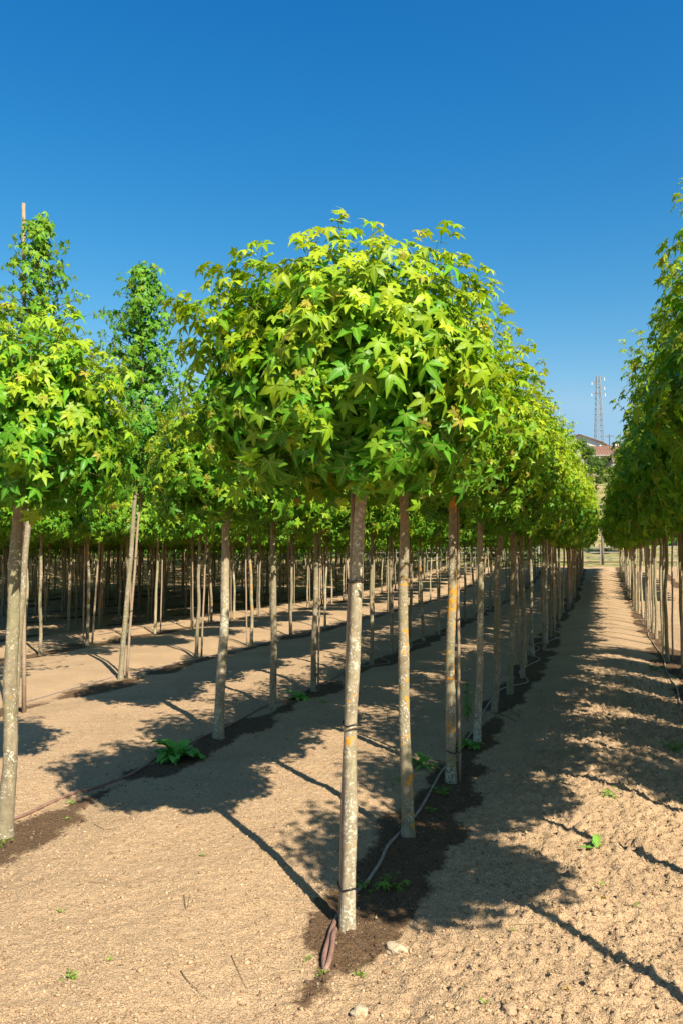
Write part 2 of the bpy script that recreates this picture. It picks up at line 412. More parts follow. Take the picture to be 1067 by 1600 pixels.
def norm(a): return a / np.maximum(1e-9, np.linalg.norm(a, axis=-1, keepdims=True))
def leaves_mesh(name, pos, att, nrm, tip, size, colr, seed=0):
    "pos: blade foot, att: where the petiole leaves the shoot"
    rs = np.random.RandomState(seed); n = len(pos)
    nrm = norm(nrm); tip = norm(tip - nrm * np.sum(tip * nrm, -1, keepdims=True)); lat = np.cross(tip, nrm)
    Vs, Fs, Cs = [], [], []; off = 0
    k = rs.randint(0, len(TPL), n)
    for q, (V, Fq, rib) in enumerate(TPL):
        s = np.where(k == q)[0]
        if not len(s): continue
        P = pos[s][:, None, :] + size[s][:, None, None] * (V[None, :, 0:1] * lat[s][:, None, :] + V[None, :, 1:2] * tip[s][:, None, :] + V[None, :, 2:3] * nrm[s][:, None, :])
        Vs.append(P.reshape(-1, 3)); Fs.append((Fq[None] + (np.arange(len(s)) * NT)[:, None, None] + off).reshape(-1, 3))
        C = np.empty((len(s), NT, 4)); C[:, :, :3] = colr[s][:, None, :]; C[:, :, 3] = rib[None]
        Cs.append(C.reshape(-1, 4)); off += len(s) * NT
    # petioles: slim three-sided prisms
    ax = norm(pos - att); u = norm(np.cross(ax, np.array([.3, .2, .9]))); w = np.cross(ax, u)
    rad = .0011 + .004 * size
    P = np.empty((n, 6, 3)); 
    for j in range(3):
        a = 2 * math.pi * j / 3; o = (u * math.cos(a) + w * math.sin(a)) * rad[:, None]
        P[:, j] = att + o; P[:, 3 + j] = pos + o * .8
    f = np.array([(0, 1, 4), (0, 4, 3), (1, 2, 5), (1, 5, 4), (2, 0, 3), (2, 3, 5)])
    Vs.append(P.reshape(-1, 3)); Fs.append((f[None] + (np.arange(n) * 6)[:, None, None] + off).reshape(-1, 3))
    C = np.empty((n, 6, 4)); C[:, :, :3] = (colr * .6 + np.array([.10, .11, .02]))[:, None, :]; C[:, :, 3] = 0
    Cs.append(C.reshape(-1, 4))
    me = mesh_np(name, np.concatenate(Vs), np.concatenate(Fs), np.concatenate(Cs))
    me.materials.append(M_LEAF); return me

YOUNG = np.array([.43, .46, .012]); MID = np.array([.145, .325, .009]); OLD = np.array([.058, .195, .011]); RED = np.array([.34, .13, .05])

def shoot_set(starts, ends, ctrl, nl, seed, lsize, crown_mid, old_shift=0.0, young=1.0, t0=.3):
    "leaves along many curved shoots: returns leaf arrays"
    rs = np.random.RandomState(seed)
    pos, att, nrm, tip, siz, col = [], [], [], [], [], []
    for a, b, c in zip(starts, ends, ctrl):
        L = np.linalg.norm(b - a); k = max(5, int(nl * (0.6 + .6 * rs.rand()) * min(1.3, L / .6)))
        ph = rs.rand() * 6.28
        for i in range(k + 3):
            tpk = i >= k
            t = t0 + (1 - t0) * (i + .5 * rs.rand()) / k if not tpk else 1.0
            p = (1 - t) ** 2 * a + 2 * t * (1 - t) * c + t * t * b
            dv = norm((1 - t) * (c - a) + t * (b - c) + 1e-6)
            az = ph + i * 2.4
            u = norm(np.cross(dv, np.array([.1, .2, 1.0]))); w = np.cross(dv, u)
            side = u * math.cos(az) + w * math.sin(az)
            out = norm(p - crown_mid)
            age = (1 - t)                       # 0 at the tip
            s = lsize * (.58 + .66 * min(1, age * 2.2) + .2 * rs.rand()) * rs.uniform(.68, 1.22)
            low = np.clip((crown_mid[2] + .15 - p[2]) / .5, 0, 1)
            s *= 1 + .36 * low
            s = min(s, 1.5 * lsize)
            if tpk: s = lsize * rs.uniform(.42, .7)
            plen = s * rs.uniform(.8, 1.5) * (.5 if tpk else 1)
            pd = norm(side * .9 + dv * .45 + np.array([0, 0, .3]) + out * .35)
            q = p + pd * plen
            n = out * .85 + np.array([0, 0, .45]) + rs.normal(0, .34, 3)
            tt = pd * .5 + out * .25 + np.array([0, 0, -1.05]) + rs.normal(0, .3, 3)
            pos.append(q); att.append(p); nrm.append(n); tip.append(tt); siz.append(s)
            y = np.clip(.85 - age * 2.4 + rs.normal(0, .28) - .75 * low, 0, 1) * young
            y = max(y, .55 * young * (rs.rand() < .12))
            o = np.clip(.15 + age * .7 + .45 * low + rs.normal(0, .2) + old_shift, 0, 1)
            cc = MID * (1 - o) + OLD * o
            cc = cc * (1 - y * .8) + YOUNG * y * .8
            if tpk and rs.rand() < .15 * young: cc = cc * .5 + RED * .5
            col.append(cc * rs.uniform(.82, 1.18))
    return [np.array(v) for v in (pos, att, nrm, tip, siz, col)]

def bez(a, c, b, n):
    return [(1 - t) ** 2 * a + 2 * t * (1 - t) * c + t * t * b for t in [i / n for i in range(n + 1)]]

def globe_crown(name, rad, up, down, shoots, nl, seed, lsize=.075, head=.18, old=0.0, young=1.0, square=.74):
    "globe head; origin where the trunk enters the crown; the widest place sits at height 'down'"
    rs = np.random.RandomState(seed)
    mid = np.array([0, 0, down * .86]); st, en, ct = [], [], []
    hp = np.array([0, 0, head])
    for i in range(shoots):
        cz = 1 - 1.88 * (i + .5) / shoots      # upwards to slightly below
        cz = np.clip(cz + rs.normal(0, .03), -.90, .995)
        az = i * 2.39996 + rs.normal(0, .15)
        sr = (1 - abs(cz) ** (2 / square)) ** (square / 2)
        lob = 1 + .09 * math.sin(3 * az + seed) * (1 - abs(cz)) + .06 * math.sin(5 * az + 2.1 * seed)
        k = rs.uniform(.78, .99) * (1.0 + (.11 if rs.rand() < .06 else 0))
        e = mid + np.array([math.cos(az) * sr * rad * lob, math.sin(az) * sr * rad * lob, cz * (up if cz > 0 else down * 1.03)]) * k
        a = hp + np.array([math.cos(az), math.sin(az), 0]) * rs.uniform(0, .05) + np.array([0, 0, rs.uniform(0, up * .35) * max(0, cz)])
        c = a + (e - a) * .5 + np.array([0, 0, .20 * rad * (1.1 - max(0, cz))]) + rs.normal(0, .04, 3)
        st.append(a); en.append(e); ct.append(c)
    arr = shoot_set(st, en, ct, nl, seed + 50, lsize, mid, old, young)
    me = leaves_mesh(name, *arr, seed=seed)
    b = MB(); b.tube([(0, 0, -.12), (0, 0, .1), (0, 0, head + .05)], [.026, .034, .02], 8)
    for i, (a, c, e) in enumerate(zip(st, ct, en)):
        if i % 1 == 0: b.tube(bez(a, c, e, 5), [.008, .007, .0055, .0045, .003, .0015], 4, False)
    bm = b.mesh(name + '_limbs', True); bm.materials.append(M_SHOOT)
    return me, bm

def tall_crown(name, h, r0, seed, n=120, nl=10, lsize=.06, old=.35, young=.25, point=1.0):
    rs = np.random.RandomState(seed); st, en, ct = [], [], []
    for i in range(n):
        f = (i + .5) / n; z = h * f ** .95
        az = i * 2.4 + rs.normal(0, .3)
        rr = r0 * ((1 - f) ** point * .95 + .10) * rs.uniform(.5, 1.25) * min(1, .45 + f * 4)
        a = np.array([0, 0, z * .97]); e = a + np.array([math.cos(az) * rr, math.sin(az) * rr, rr * rs.uniform(.25, .6) ])
        e[2] = min(e[2], h + .02)
        st.append(a); en.append(e); ct.append(a + (e - a) * .5 + np.array([0, 0, .05]))
    st.append(np.array([0, 0, h * .9])); en.append(np.array([0, 0, h * 1.02])); ct.append(np.array([.01, 0, h * .95]))
    pos, att, nrm, tip, siz, col = shoot_set(st, en, ct, nl, seed + 9, lsize, np.array([0, 0, h * .35]), old, young, t0=.12)
    out = pos.copy(); out[:, 2] = 0; out = norm(out); rr2 = np.random.RandomState(seed)
    nrm = out * .9 + np.array([0, 0, .4]) + rr2.normal(0, .35, nrm.shape)
    me = leaves_mesh(name, pos, att, nrm, tip, siz, col, seed=seed)
    b = MB(); b.tube([(0, 0, -.1), (0, 0, h * .5), (0, 0, h)], [.022, .014, .004], 6)
    for a, c, e in zip(st, ct, en): b.tube(bez(a, c, e, 3), [.006, .005, .004, .0015], 4, False)
    bm = b.mesh(name + '_limbs', True); bm.materials.append(M_SHOOT)
    return me, bm

G_A = [globe_crown('globe_crown', .74, .80, .60, 270, 17, 11),
       globe_crown('globe_crown', .72, .78, .60, 175, 16, 23),
       globe_crown('globe_crown', .74, .82, .58, 175, 16, 37)]
G_B = [globe_crown('egg_crown', .76, 1.35, .62, 175, 14, 41, .080, young=1.0),
       globe_crown('egg_crown', .80, 1.50, .66, 175, 14, 59, .080, young=.95),
       globe_crown('egg_crown', .78, 1.25, .64, 170, 14, 67, .080, young=.8, old=.1)]
G_C = [globe_crown('field_crown', .78, .95, .62, 150, 15, 71, .085, old=-.1, young=.7),
       globe_crown('field_crown', .74, .85, .60, 150, 15, 83, .085, old=.0, young=.6)]
T_A = tall_crown('cone_crown', 2.80, 1.10, 5, 130, 9, .062, .15, .3, 1.0)
T_B = tall_crown('column_crown', 3.15, .82, 8, 170, 12, .072, .2, .25, .50)

# ------------------------------------------------------------------ trunks
def trunk_mesh(name, base, top, r0, r1, seed, mat, flare=1.25, wob=.012, seg=12, n=34, extra=.22, knots=0):
    rs = np.random.RandomState(seed); base = Vector(base); top = Vector(top)
    ax = (top - base); pts, rad = [], []
    p1, p2, p3, p4 = rs.rand(4) * 6.28
    for i in range(n + 1):
        t = i / n; w = math.sin(math.pi * min(1, t)) * wob
        p = base + ax * (t * (1 + extra / ax.length))
        p += Vector((w * math.sin(5 * t + p1) + .3 * w * math.sin(17 * t + p2), w * math.sin(4.3 * t + p3) + .3 * w * math.sin(15 * t + p4), 0))
        r = r0 + (r1 - r0) * t
        r *= 1 + (flare - 1) * math.exp(-t * ax.length / .07) + .045 * math.sin(31 * t + p2) * math.sin(11 * t + p1)
        pts.append(p); rad.append(r)
    b = MB(); b.tube([pts[0] - Vector((0, 0, .08))] + pts, [rad[0] * 1.05] + rad, seg, False)
    me = b.mesh(name, True)
    for q in range(knots):       # pruning scars
        t = rs.uniform(.12, .97); i = int(t * n); c = pts[i]; a = rs.rand() * 6.28; kr = rs.uniform(.010, .017); d_ = Vector((math.cos(a), math.sin(a), 0)); kc = c + d_ * rad[i]
        for v in me.vertices:
            e = (v.co - kc).length / kr
            if e < 2.2: v.co += d_ * (.0075 * math.exp(-e * e) - .0045 * math.exp(-(e * 2.4) ** 2))
    for v in me.vertices:      # small irregularities
        k = math.sin(v.co.x * 310 + v.co.z * 61 + seed) * math.sin(v.co.y * 290 + v.co.z * 47)
        v.co.x += .0012 * k; v.co.y += .0012 * math.sin(v.co.z * 83 + seed)
    me.materials.append(mat); return me
TRUNKS = [trunk_mesh('trunk', (0, 0, 0), (rx, ry, 1.95), .030, .023, 100 + i, M_BARKS[i % 4], wob=.02, seg=8, n=20) for i, (rx, ry) in enumerate([(0, 0), (.03, .02), (-.04, .03), (.02, -.04), (.06, -.01), (-.03, -.03), (0, .05), (-.06, 0)])]
TOPS = [Vector((rx, ry, 1.95)) for rx, ry in [(0, 0), (.03, .02), (-.04, .03), (.02, -.04), (.06, -.01), (-.03, -.03), (0, .05), (-.06, 0)]]

ORD = ['first', 'second', 'third', 'fourth', 'fifth', 'sixth', 'seventh', 'eighth', 'ninth', 'tenth', 'eleventh', 'twelfth', 'thirteenth', 'fourteenth']
def tree(loc, crown, trunk, top, label, group, rz=0.0, cs=(1, 1, 1), name='young_tree', cat='tree', sc=1.0, crz=None):
    t = empty(name, loc, rz); t.scale = (sc, sc, sc)
    link('trunk', trunk, None, t)
    link('crown', crown[0], None, t, loc=top, scale=cs, rz=crz)
    link('branches', crown[1], None, t, loc=top, scale=cs, rz=crz)
    tag(t, label, cat, group); return t

def stake(base, top, r, label, group, ties=(), tree_at=None, tr=.03):
    "wooden pole driven in beside a tree, with black ties round pole and trunk"
    base = Vector(base); top = Vector(top); s = empty('wooden_stake', base)
    ax = top - base; n = 10
    b = MB(); b.tube([ax * (i / n) + Vector((.003 * math.sin(i * 1.7), .003 * math.cos(i * 2.3), -.06 if i == 0 else 0)) for i in range(n + 1)],
                     [r * (1 - .12 * i / n) * (1 + .04 * math.sin(i * 2.9)) for i in range(n + 1)], 8)
    b.build('pole', M_STAKE, s, True)
    for z in ties:
        c1 = ax * (z / ax.z); c2 = tree_at(z) - base if tree_at else c1
        d = (c2 - c1); d.z = 0
        L = d.length; d = d.normalized() if L > 1e-4 else Vector((1, 0, 0)); w = Vector((-d.y, d.x, 0))
        loop = []
        for k in range(9): a = math.pi / 2 + math.pi * k / 8; loop.append(c1 + (d * math.cos(a) + w * math.sin(a)) * (r + .003))
        for k in range(9): a = -math.pi / 2 + math.pi * k / 8; loop.append(c2 + (d * math.cos(a) + w * math.sin(a)) * (tr + .003))
        loop.append(loop[0].copy())
        for i, p in enumerate(loop): p.z = z + .008 * math.sin(i * .6)
        m = MB(); m.tube(loop, .0042, 5); m.build('tie', M_TIE, s, True)
    tag(s, label, 'stake', group); return s

# --- near trees placed one by one: (base pixel, crown-foot pixel, diameter, crown, bark, label)
def near_tree(bp, tp, r0, r1, crown, mat, label, group, seed, cs=(1, 1, 1), depth_off=0.0, wob=.012, name='young_tree', crz=0.0, shift=(0, 0)):
    b = ground_at(*bp); dep = (b - CAM).dot(FW) + depth_off
    top = D(tp[0], tp[1], dep) - b
    tm = trunk_mesh('trunk', (0, 0, 0), top, r0, r1, seed, mat, wob=wob, seg=18, n=110, knots=9)
    t = tree(b, crown, tm, top, label, group, cs=cs, name=name, crz=crz)
    for c in t.children:
        if c.name.startswith('crown'): c.location += Vector((shift[0], shift[1], -.04))
        elif c.name.startswith('branches') and shift[0]: c.scale = [k * .88 for k in c.scale]
    return t, b, top

GR = 'globe-headed sweetgum trees of the nursery rows'
t1, b1, top1 = near_tree((542, 1452), (563, 752), .0315, .0235, G_A[0], M_BARK, 'nearest globe-headed tree with large star leaves, alone in front at the head of its row', GR, 1, wob=.014, crz=.4, cs=(.95, .95, .90), shift=(-.055, -.015))
t2, b2, top2 = near_tree((637, 1308), (629, 762), .035, .0255, G_B[1], M_BARK_O, 'second tree in the middle row, straight trunk with orange lichen and no stake', GR, 2, crz=1.0, cs=(.92, .92, .70))
t3, b3, top3 = near_tree((704, 1222), (706, 780), .037, .028, G_B[0], M_BARK_O, 'third tree in the middle row, lichen-covered trunk strapped to a wooden stake', GR, 3, crz=2.2, cs=(.94, .94, .79))
t4, b4, top4 = near_tree((745, 1158), (751, 812), .032, .024, G_B[2], M_BARK, 'fourth tree in the middle row, pale trunk just behind the staked one', GR, 4, crz=2.6, cs=(.9, .9, .86))
t5, b5, top5 = near_tree((771, 1114), (784, 822), .033, .026, G_B[0], M_BARK_P, 'fifth tree in the middle row, trunk bowing slightly to the right', GR, 5, wob=.03, crz=4.2, cs=(.9, .9, .86))
t6, b6, top6 = near_tree((796, 1084), (801, 828), .036, .026, G_B[1], M_BARK_P, 'sixth tree in the middle row, dark trunk beside the dirt alley', GR, 6, crz=5.0, cs=(.9, .9, .86))
l0, c0, topc0 = near_tree((8, 1308), (33, 782), .043, .031, G_A[1], M_BARK_P, 'globe-headed tree at the left edge with a stout leaning trunk cut by the frame', GR, 7, cs=(.94, .94, .92), crz=2.0, wob=.02)
l2, c2, topc2 = near_tree((342, 1154), (354, 805), .046, .033, G_A[2], M_BARK, 'tree with a stout grey trunk just behind the broad-leaved weed clump', GR, 8, cs=(1.0, 1.0, .95), crz=.5)
l3, c3, topc3 = near_tree((427, 1108), (428, 818), .036, .027, G_A[1], M_BARK_P, 'slim tree right of the stout grey trunk, in the same row as the weed clump', GR, 9, crz=4.0)
l4, c4, topc4 = near_tree((490, 1080), (494, 824), .034, .026, G_A[0], M_BARK_P, 'slim tree tied low down to a thin pole, just left of the nearest trunk', GR, 10, crz=3.3)

# stakes of the near trees
def trunk_axis(b, top): return lambda z: b + top * (z / top.z)
GS = 'wooden stakes tied to the nursery trees'
v = FW * 1.0
sb = b1 + FW * .062 + Vector((-math.cos(YAW), -math.sin(YAW), 0)) * .030
stake(sb, sb + top1 + Vector((.0, 0, .0)), .0125, 'pinkish stake half hidden behind the nearest trunk', GS, (.17, .87, 1.50), trunk_axis(b1, top1), .030)
rt = Vector((math.cos(YAW), math.sin(YAW), 0))
sb = b3 + rt * .062 + FW * .02
stake(sb, sb + top3 + rt * -.02, .0125, 'straight stake strapped to the right of the third trunk in the middle row', GS, (.22, 1.17, 1.47), trunk_axis(b3, top3), .034)
sb = b1 * 0 + ground_at(38, 1114)
stake(sb, D(38, 318, (sb - CAM).dot(FW)), .022, 'very tall pole rising bare above the pointed tree at the far left', GS)
sb = c4 + rt * .055
stake(sb, sb + topc4, .012, 'thin pole tied beside the trunk just left of the nearest tree', GS, (.2, 1.0, 1.55), trunk_axis(c4, topc4), .03)
sb = ground_at(144, 1008)
stake(sb, sb + Vector((.25, .2, 5.62)), .018, 'tall thin pole whose tip shows against the sky between the left crowns', GS)

# the tall kinds in the third row from the alley
GT = 'taller pointed trees behind the left-hand row'
bA = ground_at(22, 1118); tmA = trunk_mesh('trunk', (0, 0, 0), (.1, .05, 2.2), .036, .026, 31, M_BARK_P)
tree(bA, T_A, tmA, Vector((.14, .05, 2.25)), 'tall pointed loose-leaved tree at the far left with a bare pole through its top', GT, name='tall_tree')
bB = ground_at(189, 1062); dB = (bB - CAM).dot(FW); tB = D(211, 782, dB) - bB
tmB = trunk_mesh('trunk', (0, 0, 0), tB, .036, .026, 32, M_BARK_P)
tree(bB, T_B, tmB, tB + Vector((.08, .03, 0)), 'tall narrow dark green tree standing against the sky between the left and centre crowns', GT, name='tall_tree')
sbB = bB + rt * .06 + FW * .05
stake(sbB, sbB + tB + rt * .03 + Vector((0, 0, .5)), .018, 'long pole leaning beside the trunk of the tall narrow dark green tree', GS, (.9, 1.6), trunk_axis(bB, tB), .03)
bC = ground_at(307, 1029); tree(bC, G_C[0], TRUNKS[4], TOPS[4], 'slim leaning tree between the leaning pole pair and the stout grey trunk', GR)
sC = bC + rt * .08
stake(sC, sC + Vector((.05, .05, 2.1)), .016, 'stake beside the slim leaning tree of the third row', GS)
bD = ground_at(243, 990); tree(bD, G_C[1], TRUNKS[1], TOPS[1], 'tree with a bright pale trunk standing in sun in the fourth row', GR, sc=1.02)
sD = bD + rt * .11
stake(sD, sD + Vector((.02, .02, 2.0)), .015, 'pinkish stake right of the bright pale trunk of the fourth row', GS)

# --- the rest of the rows
rr = random.Random(5)
ONES = ['', 'first', 'second', 'third', 'fourth', 'fifth', 'sixth', 'seventh', 'eighth', 'ninth', 'tenth', 'eleventh', 'twelfth', 'thirteenth', 'fourteenth', 'fifteenth', 'sixteenth', 'seventeenth', 'eighteenth', 'nineteenth', 'twentieth']
def ordinal(n):
    if n <= 20: return ONES[n]
    if n % 10 == 0: return {30: 'thirtieth', 40: 'fortieth'}[n]
    return {2: 'twenty-', 3: 'thirty-', 4: 'forty-'}[n // 10] + ONES[n % 10]
def row(X, y0, y1, step, kinds, where, stake_p=.35, sc=(1.0, 1.0), zs=None, ws=None, first=0, jit=.07):
    y = y0; i = first; n = 0
    while y < y1:
        x = X + rr.uniform(-jit, jit); yy = y + rr.uniform(-.09, .09)
        k = rr.randrange(len(TRUNKS)); kd = rr.choice(kinds); s = rr.uniform(*sc)
        h = zs(y) if zs else 1.0; w = ws(y) if ws else 1.0
        tree((x, yy, hz(x, yy)), kd, TRUNKS[k], TOPS[k], '%s globe tree from near end, %s' % (ordinal(i + 1), where), GR, rz=rr.uniform(0, 6.28),
             cs=(w * rr.uniform(.95, 1.05), w * rr.uniform(.95, 1.05), h * rr.uniform(.93, 1.05)), sc=s)
        if rr.random() < stake_p and i > 1:
            a = rr.uniform(0, 6.28); b0 = Vector((x + .08 * math.cos(a), yy + .08 * math.sin(a), 0)); b0.z = hz(b0.x, b0.y)
            stake(b0, b0 + Vector((rr.uniform(-.05, .05), rr.uniform(-.05, .05), rr.uniform(1.8, 2.2))), .014, 'thin stake by the %s tree, %s' % (ordinal(i + 1), where), GS)
        n += 1; i += 1; y += step * rr.uniform(.95, 1.05)
    return n
N = 14
N += row(-1.02, b6.y + 1.18, Y_END, 1.18, G_B, 'row left of the dirt alley', zs=lambda y: 1.0 + .3 * min(1, max(0, (y - 9) / 12)) + .012 * max(0, y - 21), ws=lambda y: .88 if y < 13 else 1.0 + .12 * min(1, max(0, (y - 13) / 8)), first=6)
N += row(1.0, 2.55, Y_END, 1.19, G_B, 'row right of the dirt alley', zs=lambda y: .58 if y < 3 else .70 if y < 4.5 else 1.04 if y < 6 else 1.17 if y < 10 else 1.0 + .006 * y, ws=lambda y: .80 if y < 3 else .84 if y < 4.5 else 1.0 + .12 * min(1, max(0, (y - 8) / 6)), stake_p=.45)
N += row(2.75, 4.0, 12.5, 1.55, G_B, 'second row right of the dirt alley', zs=lambda y: .95, ws=lambda y: .82, stake_p=.1)
N += row(3.7, 29, 44, 1.3, G_B, 'second row right of the dirt alley', stake_p=.1, first=13, ws=lambda y: .85)
N += row(-3.2, c4.y + 1.2, Y_END, 1.2, G_A + G_C, 'row holding the broad-leaved weed clump', first=5)
N += row(-5.9, bC.y + 1.9, 46, 1.9, G_C + [G_A[2]], 'row of the tall pointed trees', first=3, sc=(1.0, 1.06), stake_p=.6, ws=lambda y: 1.15)
N += row(-8.8, 7.0, bD.y - .8, 1.35, G_C, 'fourth row left of alley', stake_p=.7)
N += row(-8.8, bD.y + 1.2, 36, 1.25, G_C, 'fourth row left of alley', stake_p=.7, first=7, jit=.15, ws=lambda y: 1.3, zs=lambda y: 1.15)
BACK = [(-10.9, 11.2, 'fifth'), (-13.0, 13.5, 'sixth'), (-15.1, 15.5, 'seventh'), (-17.2, 17.5, 'eighth'), (-19.3, 20, 'ninth'), (-21.4, 22, 'tenth')]
for X_, Y_, nm_ in BACK:
    N += row(X_, Y_, 33, 1.06, G_C, nm_ + ' row left of alley', ws=lambda y: 1.4, zs=lambda y: 1.2, stake_p=.8, jit=.2)
# beyond those the plantation goes on: one mass
def far_block():
    V0, C0, T0 = [], [], []
    rs = np.random.RandomState(4)
    proto = []
    for q_ in range(3):
        n = 300; d = norm(rs.normal(0, 1, (n, 3))); d[:, 2] = np.maximum(d[:, 2], -.75)
        pos = d * np.array([1.05, 1.05, .85]) * rs.uniform(.75, 1.05, (n, 1)) + np.array([0, 0, 2.35])
        col_ = (MID * .6 + OLD * .4)[None] * rs.uniform(.7, 1.3, (n, 1)); col_[rs.rand(n) < .15] = YOUNG * .8
        proto.append((pos, d + np.array([0, 0, .5]) + rs.normal(0, .3, (n, 3)), rs.normal(0, .4, (n, 3)) + np.array([0, 0, -.7]), rs.uniform(.17, .25, n), col_))
    P, A, Nn, Tt, Ss, Cc = [], [], [], [], [], []; tb = MB()
    for X in np.arange(-23.5, -50, -2.1):
        for Y in np.arange(max(22, -X * .95), 54, 1.35): P.append((X + rs.uniform(-.2, .2), Y + rs.uniform(-.2, .2)))
    for X in [-8.8] + [q_[0] for q_ in BACK]:
        for Y in np.arange(36.4 if X == -8.8 else 35.0, 54, 1.3): P.append((X + rs.uniform(-.2, .2), Y + rs.uniform(-.2, .2)))
    for X in (-3.2, -5.9):
        for Y in np.arange(48.6, 53.5, 1.3): P.append((X, Y))
    pp, aa, nn, t2, s2, c2 = [], [], [], [], [], []
    for (x, y) in P:
        z = hz(x, y, False); pr = proto[rs.randint(3)]; o = np.array([x, y, z])
        pp.append(pr[0] + o); nn.append(pr[1]); t2.append(pr[2]); s2.append(pr[3]); c2.append(pr[4])
        tb.tube([(x, y, z - .05), (x + rs.uniform(-.05, .05), y, z + 2.1)], [.035, .026], 6, False)
        if rs.rand() < .25: tb.tube([(x + .09, y, z - .05), (x + .06, y, z + 2.0)], .015, 4, False)
    pp = np.concatenate(pp); me_ = leaves_mesh('far_crowns', pp, pp - .03, np.concatenate(nn), np.concatenate(t2), np.concatenate(s2), np.concatenate(c2), 3)
    o = empty('distant_plantation', (-24, 40, 0)); 
    a_ = link('crowns', me_, None, o, loc=(24, -40, 0)); tb_ = tb.build('trunks', M_BARK_P, o, True, loc=(24, -40, 0))
    for t_ in (o, a_, tb_): t_['kind'] = 'stuff'
    tag(o, 'mass of far globe trees continuing the plantation at the back left', 'trees')
    print('FAR', len(P))
far_block()
print('TREES', N)

# ------------------------------------------------------------------ drip hoses
def smooth_path(P, n=6):
    out = []
    for i in range(len(P) - 1):
        p0 = P[max(0, i - 1)]; p1 = P[i]; p2 = P[i + 1]; p3 = P[min(len(P) - 1, i + 2)]
        for k in range(n):
            t = k / n
            out.append(.5 * ((2 * p1) + (p2 - p0) * t + (2 * p0 - 5 * p1 + 4 * p2 - p3) * t * t + (3 * p1 - p0 - 3 * p2 + p3) * t ** 3))
    out.append(P[-1]); return out
def hose(pix, r, mat, label, then=None, lift=.0):
    P = [ground_at(a, b) for a, b in pix]
    if then:
        X, y1, seed = then; y = P[-1].y; q = random.Random(seed)
        while y < y1:
            y += q.uniform(.6, .9); x = X + q.uniform(-.16, .16); P.append(Vector((x, y, 0)))
    for p in P: p.z = 0
    pts = smooth_path(P, 10)
    zz = H(np.array([p.x for p in pts]), np.array([p.y for p in pts]))
    zz = np.convolve(np.pad(zz, 3, 'edge'), np.ones(7) / 7, 'valid')
    base = pts[0].copy(); base.z = float(zz[0])
    b = MB(); b.tube([Vector((p.x, p.y, z + r * .9 + lift)) - base for p, z in zip(pts, zz)], r, 8)
    o = empty('drip_hose', base); o2 = b.build('pipe', mat, o, True)
    tag(o, label, 'hose', 'drip hoses along the tree rows'); return o
h1 = hose([(524, 1448), (545, 1408), (572, 1382), (592, 1352), (606, 1325), (628, 1300), (652, 1272), (668, 1246), (690, 1206), (716, 1175), (740, 1140), (762, 1102), (783, 1078)], .0085, M_HOSE_G,
          'brown hose snaking past the nearest trunk and back along the middle row', (-1.02, 44, 1))
hose([(-40, 1302), (20, 1284), (62, 1266), (112, 1243), (160, 1229), (200, 1214), (240, 1190), (280, 1172), (322, 1152), (352, 1138), (390, 1118), (418, 1104), (455, 1093), (490, 1074), (520, 1062), (546, 1046)], .010, M_HOSE,
     'reddish hose passing under the broad-leaved weed clump on the left', (-3.2, 44, 2))
hose([(-60, 1120), (0, 1108), (60, 1092), (110, 1078), (180, 1058), (230, 1050), (290, 1034), (330, 1026), (380, 1014)], .010, M_HOSE_G, 'thin grey hose along the third row on the left', (-5.9, 42, 3))
hose([(1110, 1190), (1075, 1120), (1062, 1104), (1056, 1078), (1040, 1050), (1036, 1030), (1024, 1012), (1018, 1002)], .010, M_HOSE_G, 'grey hose along the trees right of the dirt alley', (1.0, 42, 4))
hose([(60, 1012), (130, 998), (200, 985), (300, 972)], .010, M_HOSE_G, 'grey hose far back in the fourth row on the left', (-8.8, 40, 6))
# doubled-over hose end at the head of the middle row
P = [ground_at(a, b) for a, b in [(528, 1436), (520, 1456), (513, 1482), (507, 1505), (508, 1521), (514, 1516), (519, 1498), (521, 1478), (524, 1466)]]
zl = [.010, .016, .022, .022, .010, .026, .034, .036, .030]
pts = smooth_path([Vector((p.x, p.y, hz(p.x, p.y, False) + z + .006)) for p, z in zip(P, zl)], 6)
he = empty('folded_hose_end', (pts[20].x, pts[20].y, hz(pts[20].x, pts[20].y)))
b = MB(); b.tube([p - he.location for p in pts], [.0105] * len(pts), 10); b.build('folded_pipe', M_HOSE, he, True)
sl_ = MB(); a = Vector((pts[24].x, pts[24].y, pts[24].z - .01)) - he.location; c = a + (pts[30] - pts[24]) * .55
sl_.tube([a + (a - c) * .4, a, c], [.012, .016, .014], 10); sl_.build('clamp_sleeve', simple('sleeve', (.20, .11, .085), .6), he, True)
wr = MB()
cc = (a + c) * .5; dv = (c - a).normalized(); u = dv.orthogonal().normalized(); w = dv.cross(u)
wr.tube([cc + (u * math.cos(q) + w * math.sin(q)) * .0165 for q in [k * math.pi / 6 for k in range(13)]], .0016, 4); wr.build('wire_tie', M_STRAW, he, True)
tag(he, 'reddish hose end folded back and clamped on dark soil before the nearest trunk', 'hose end')

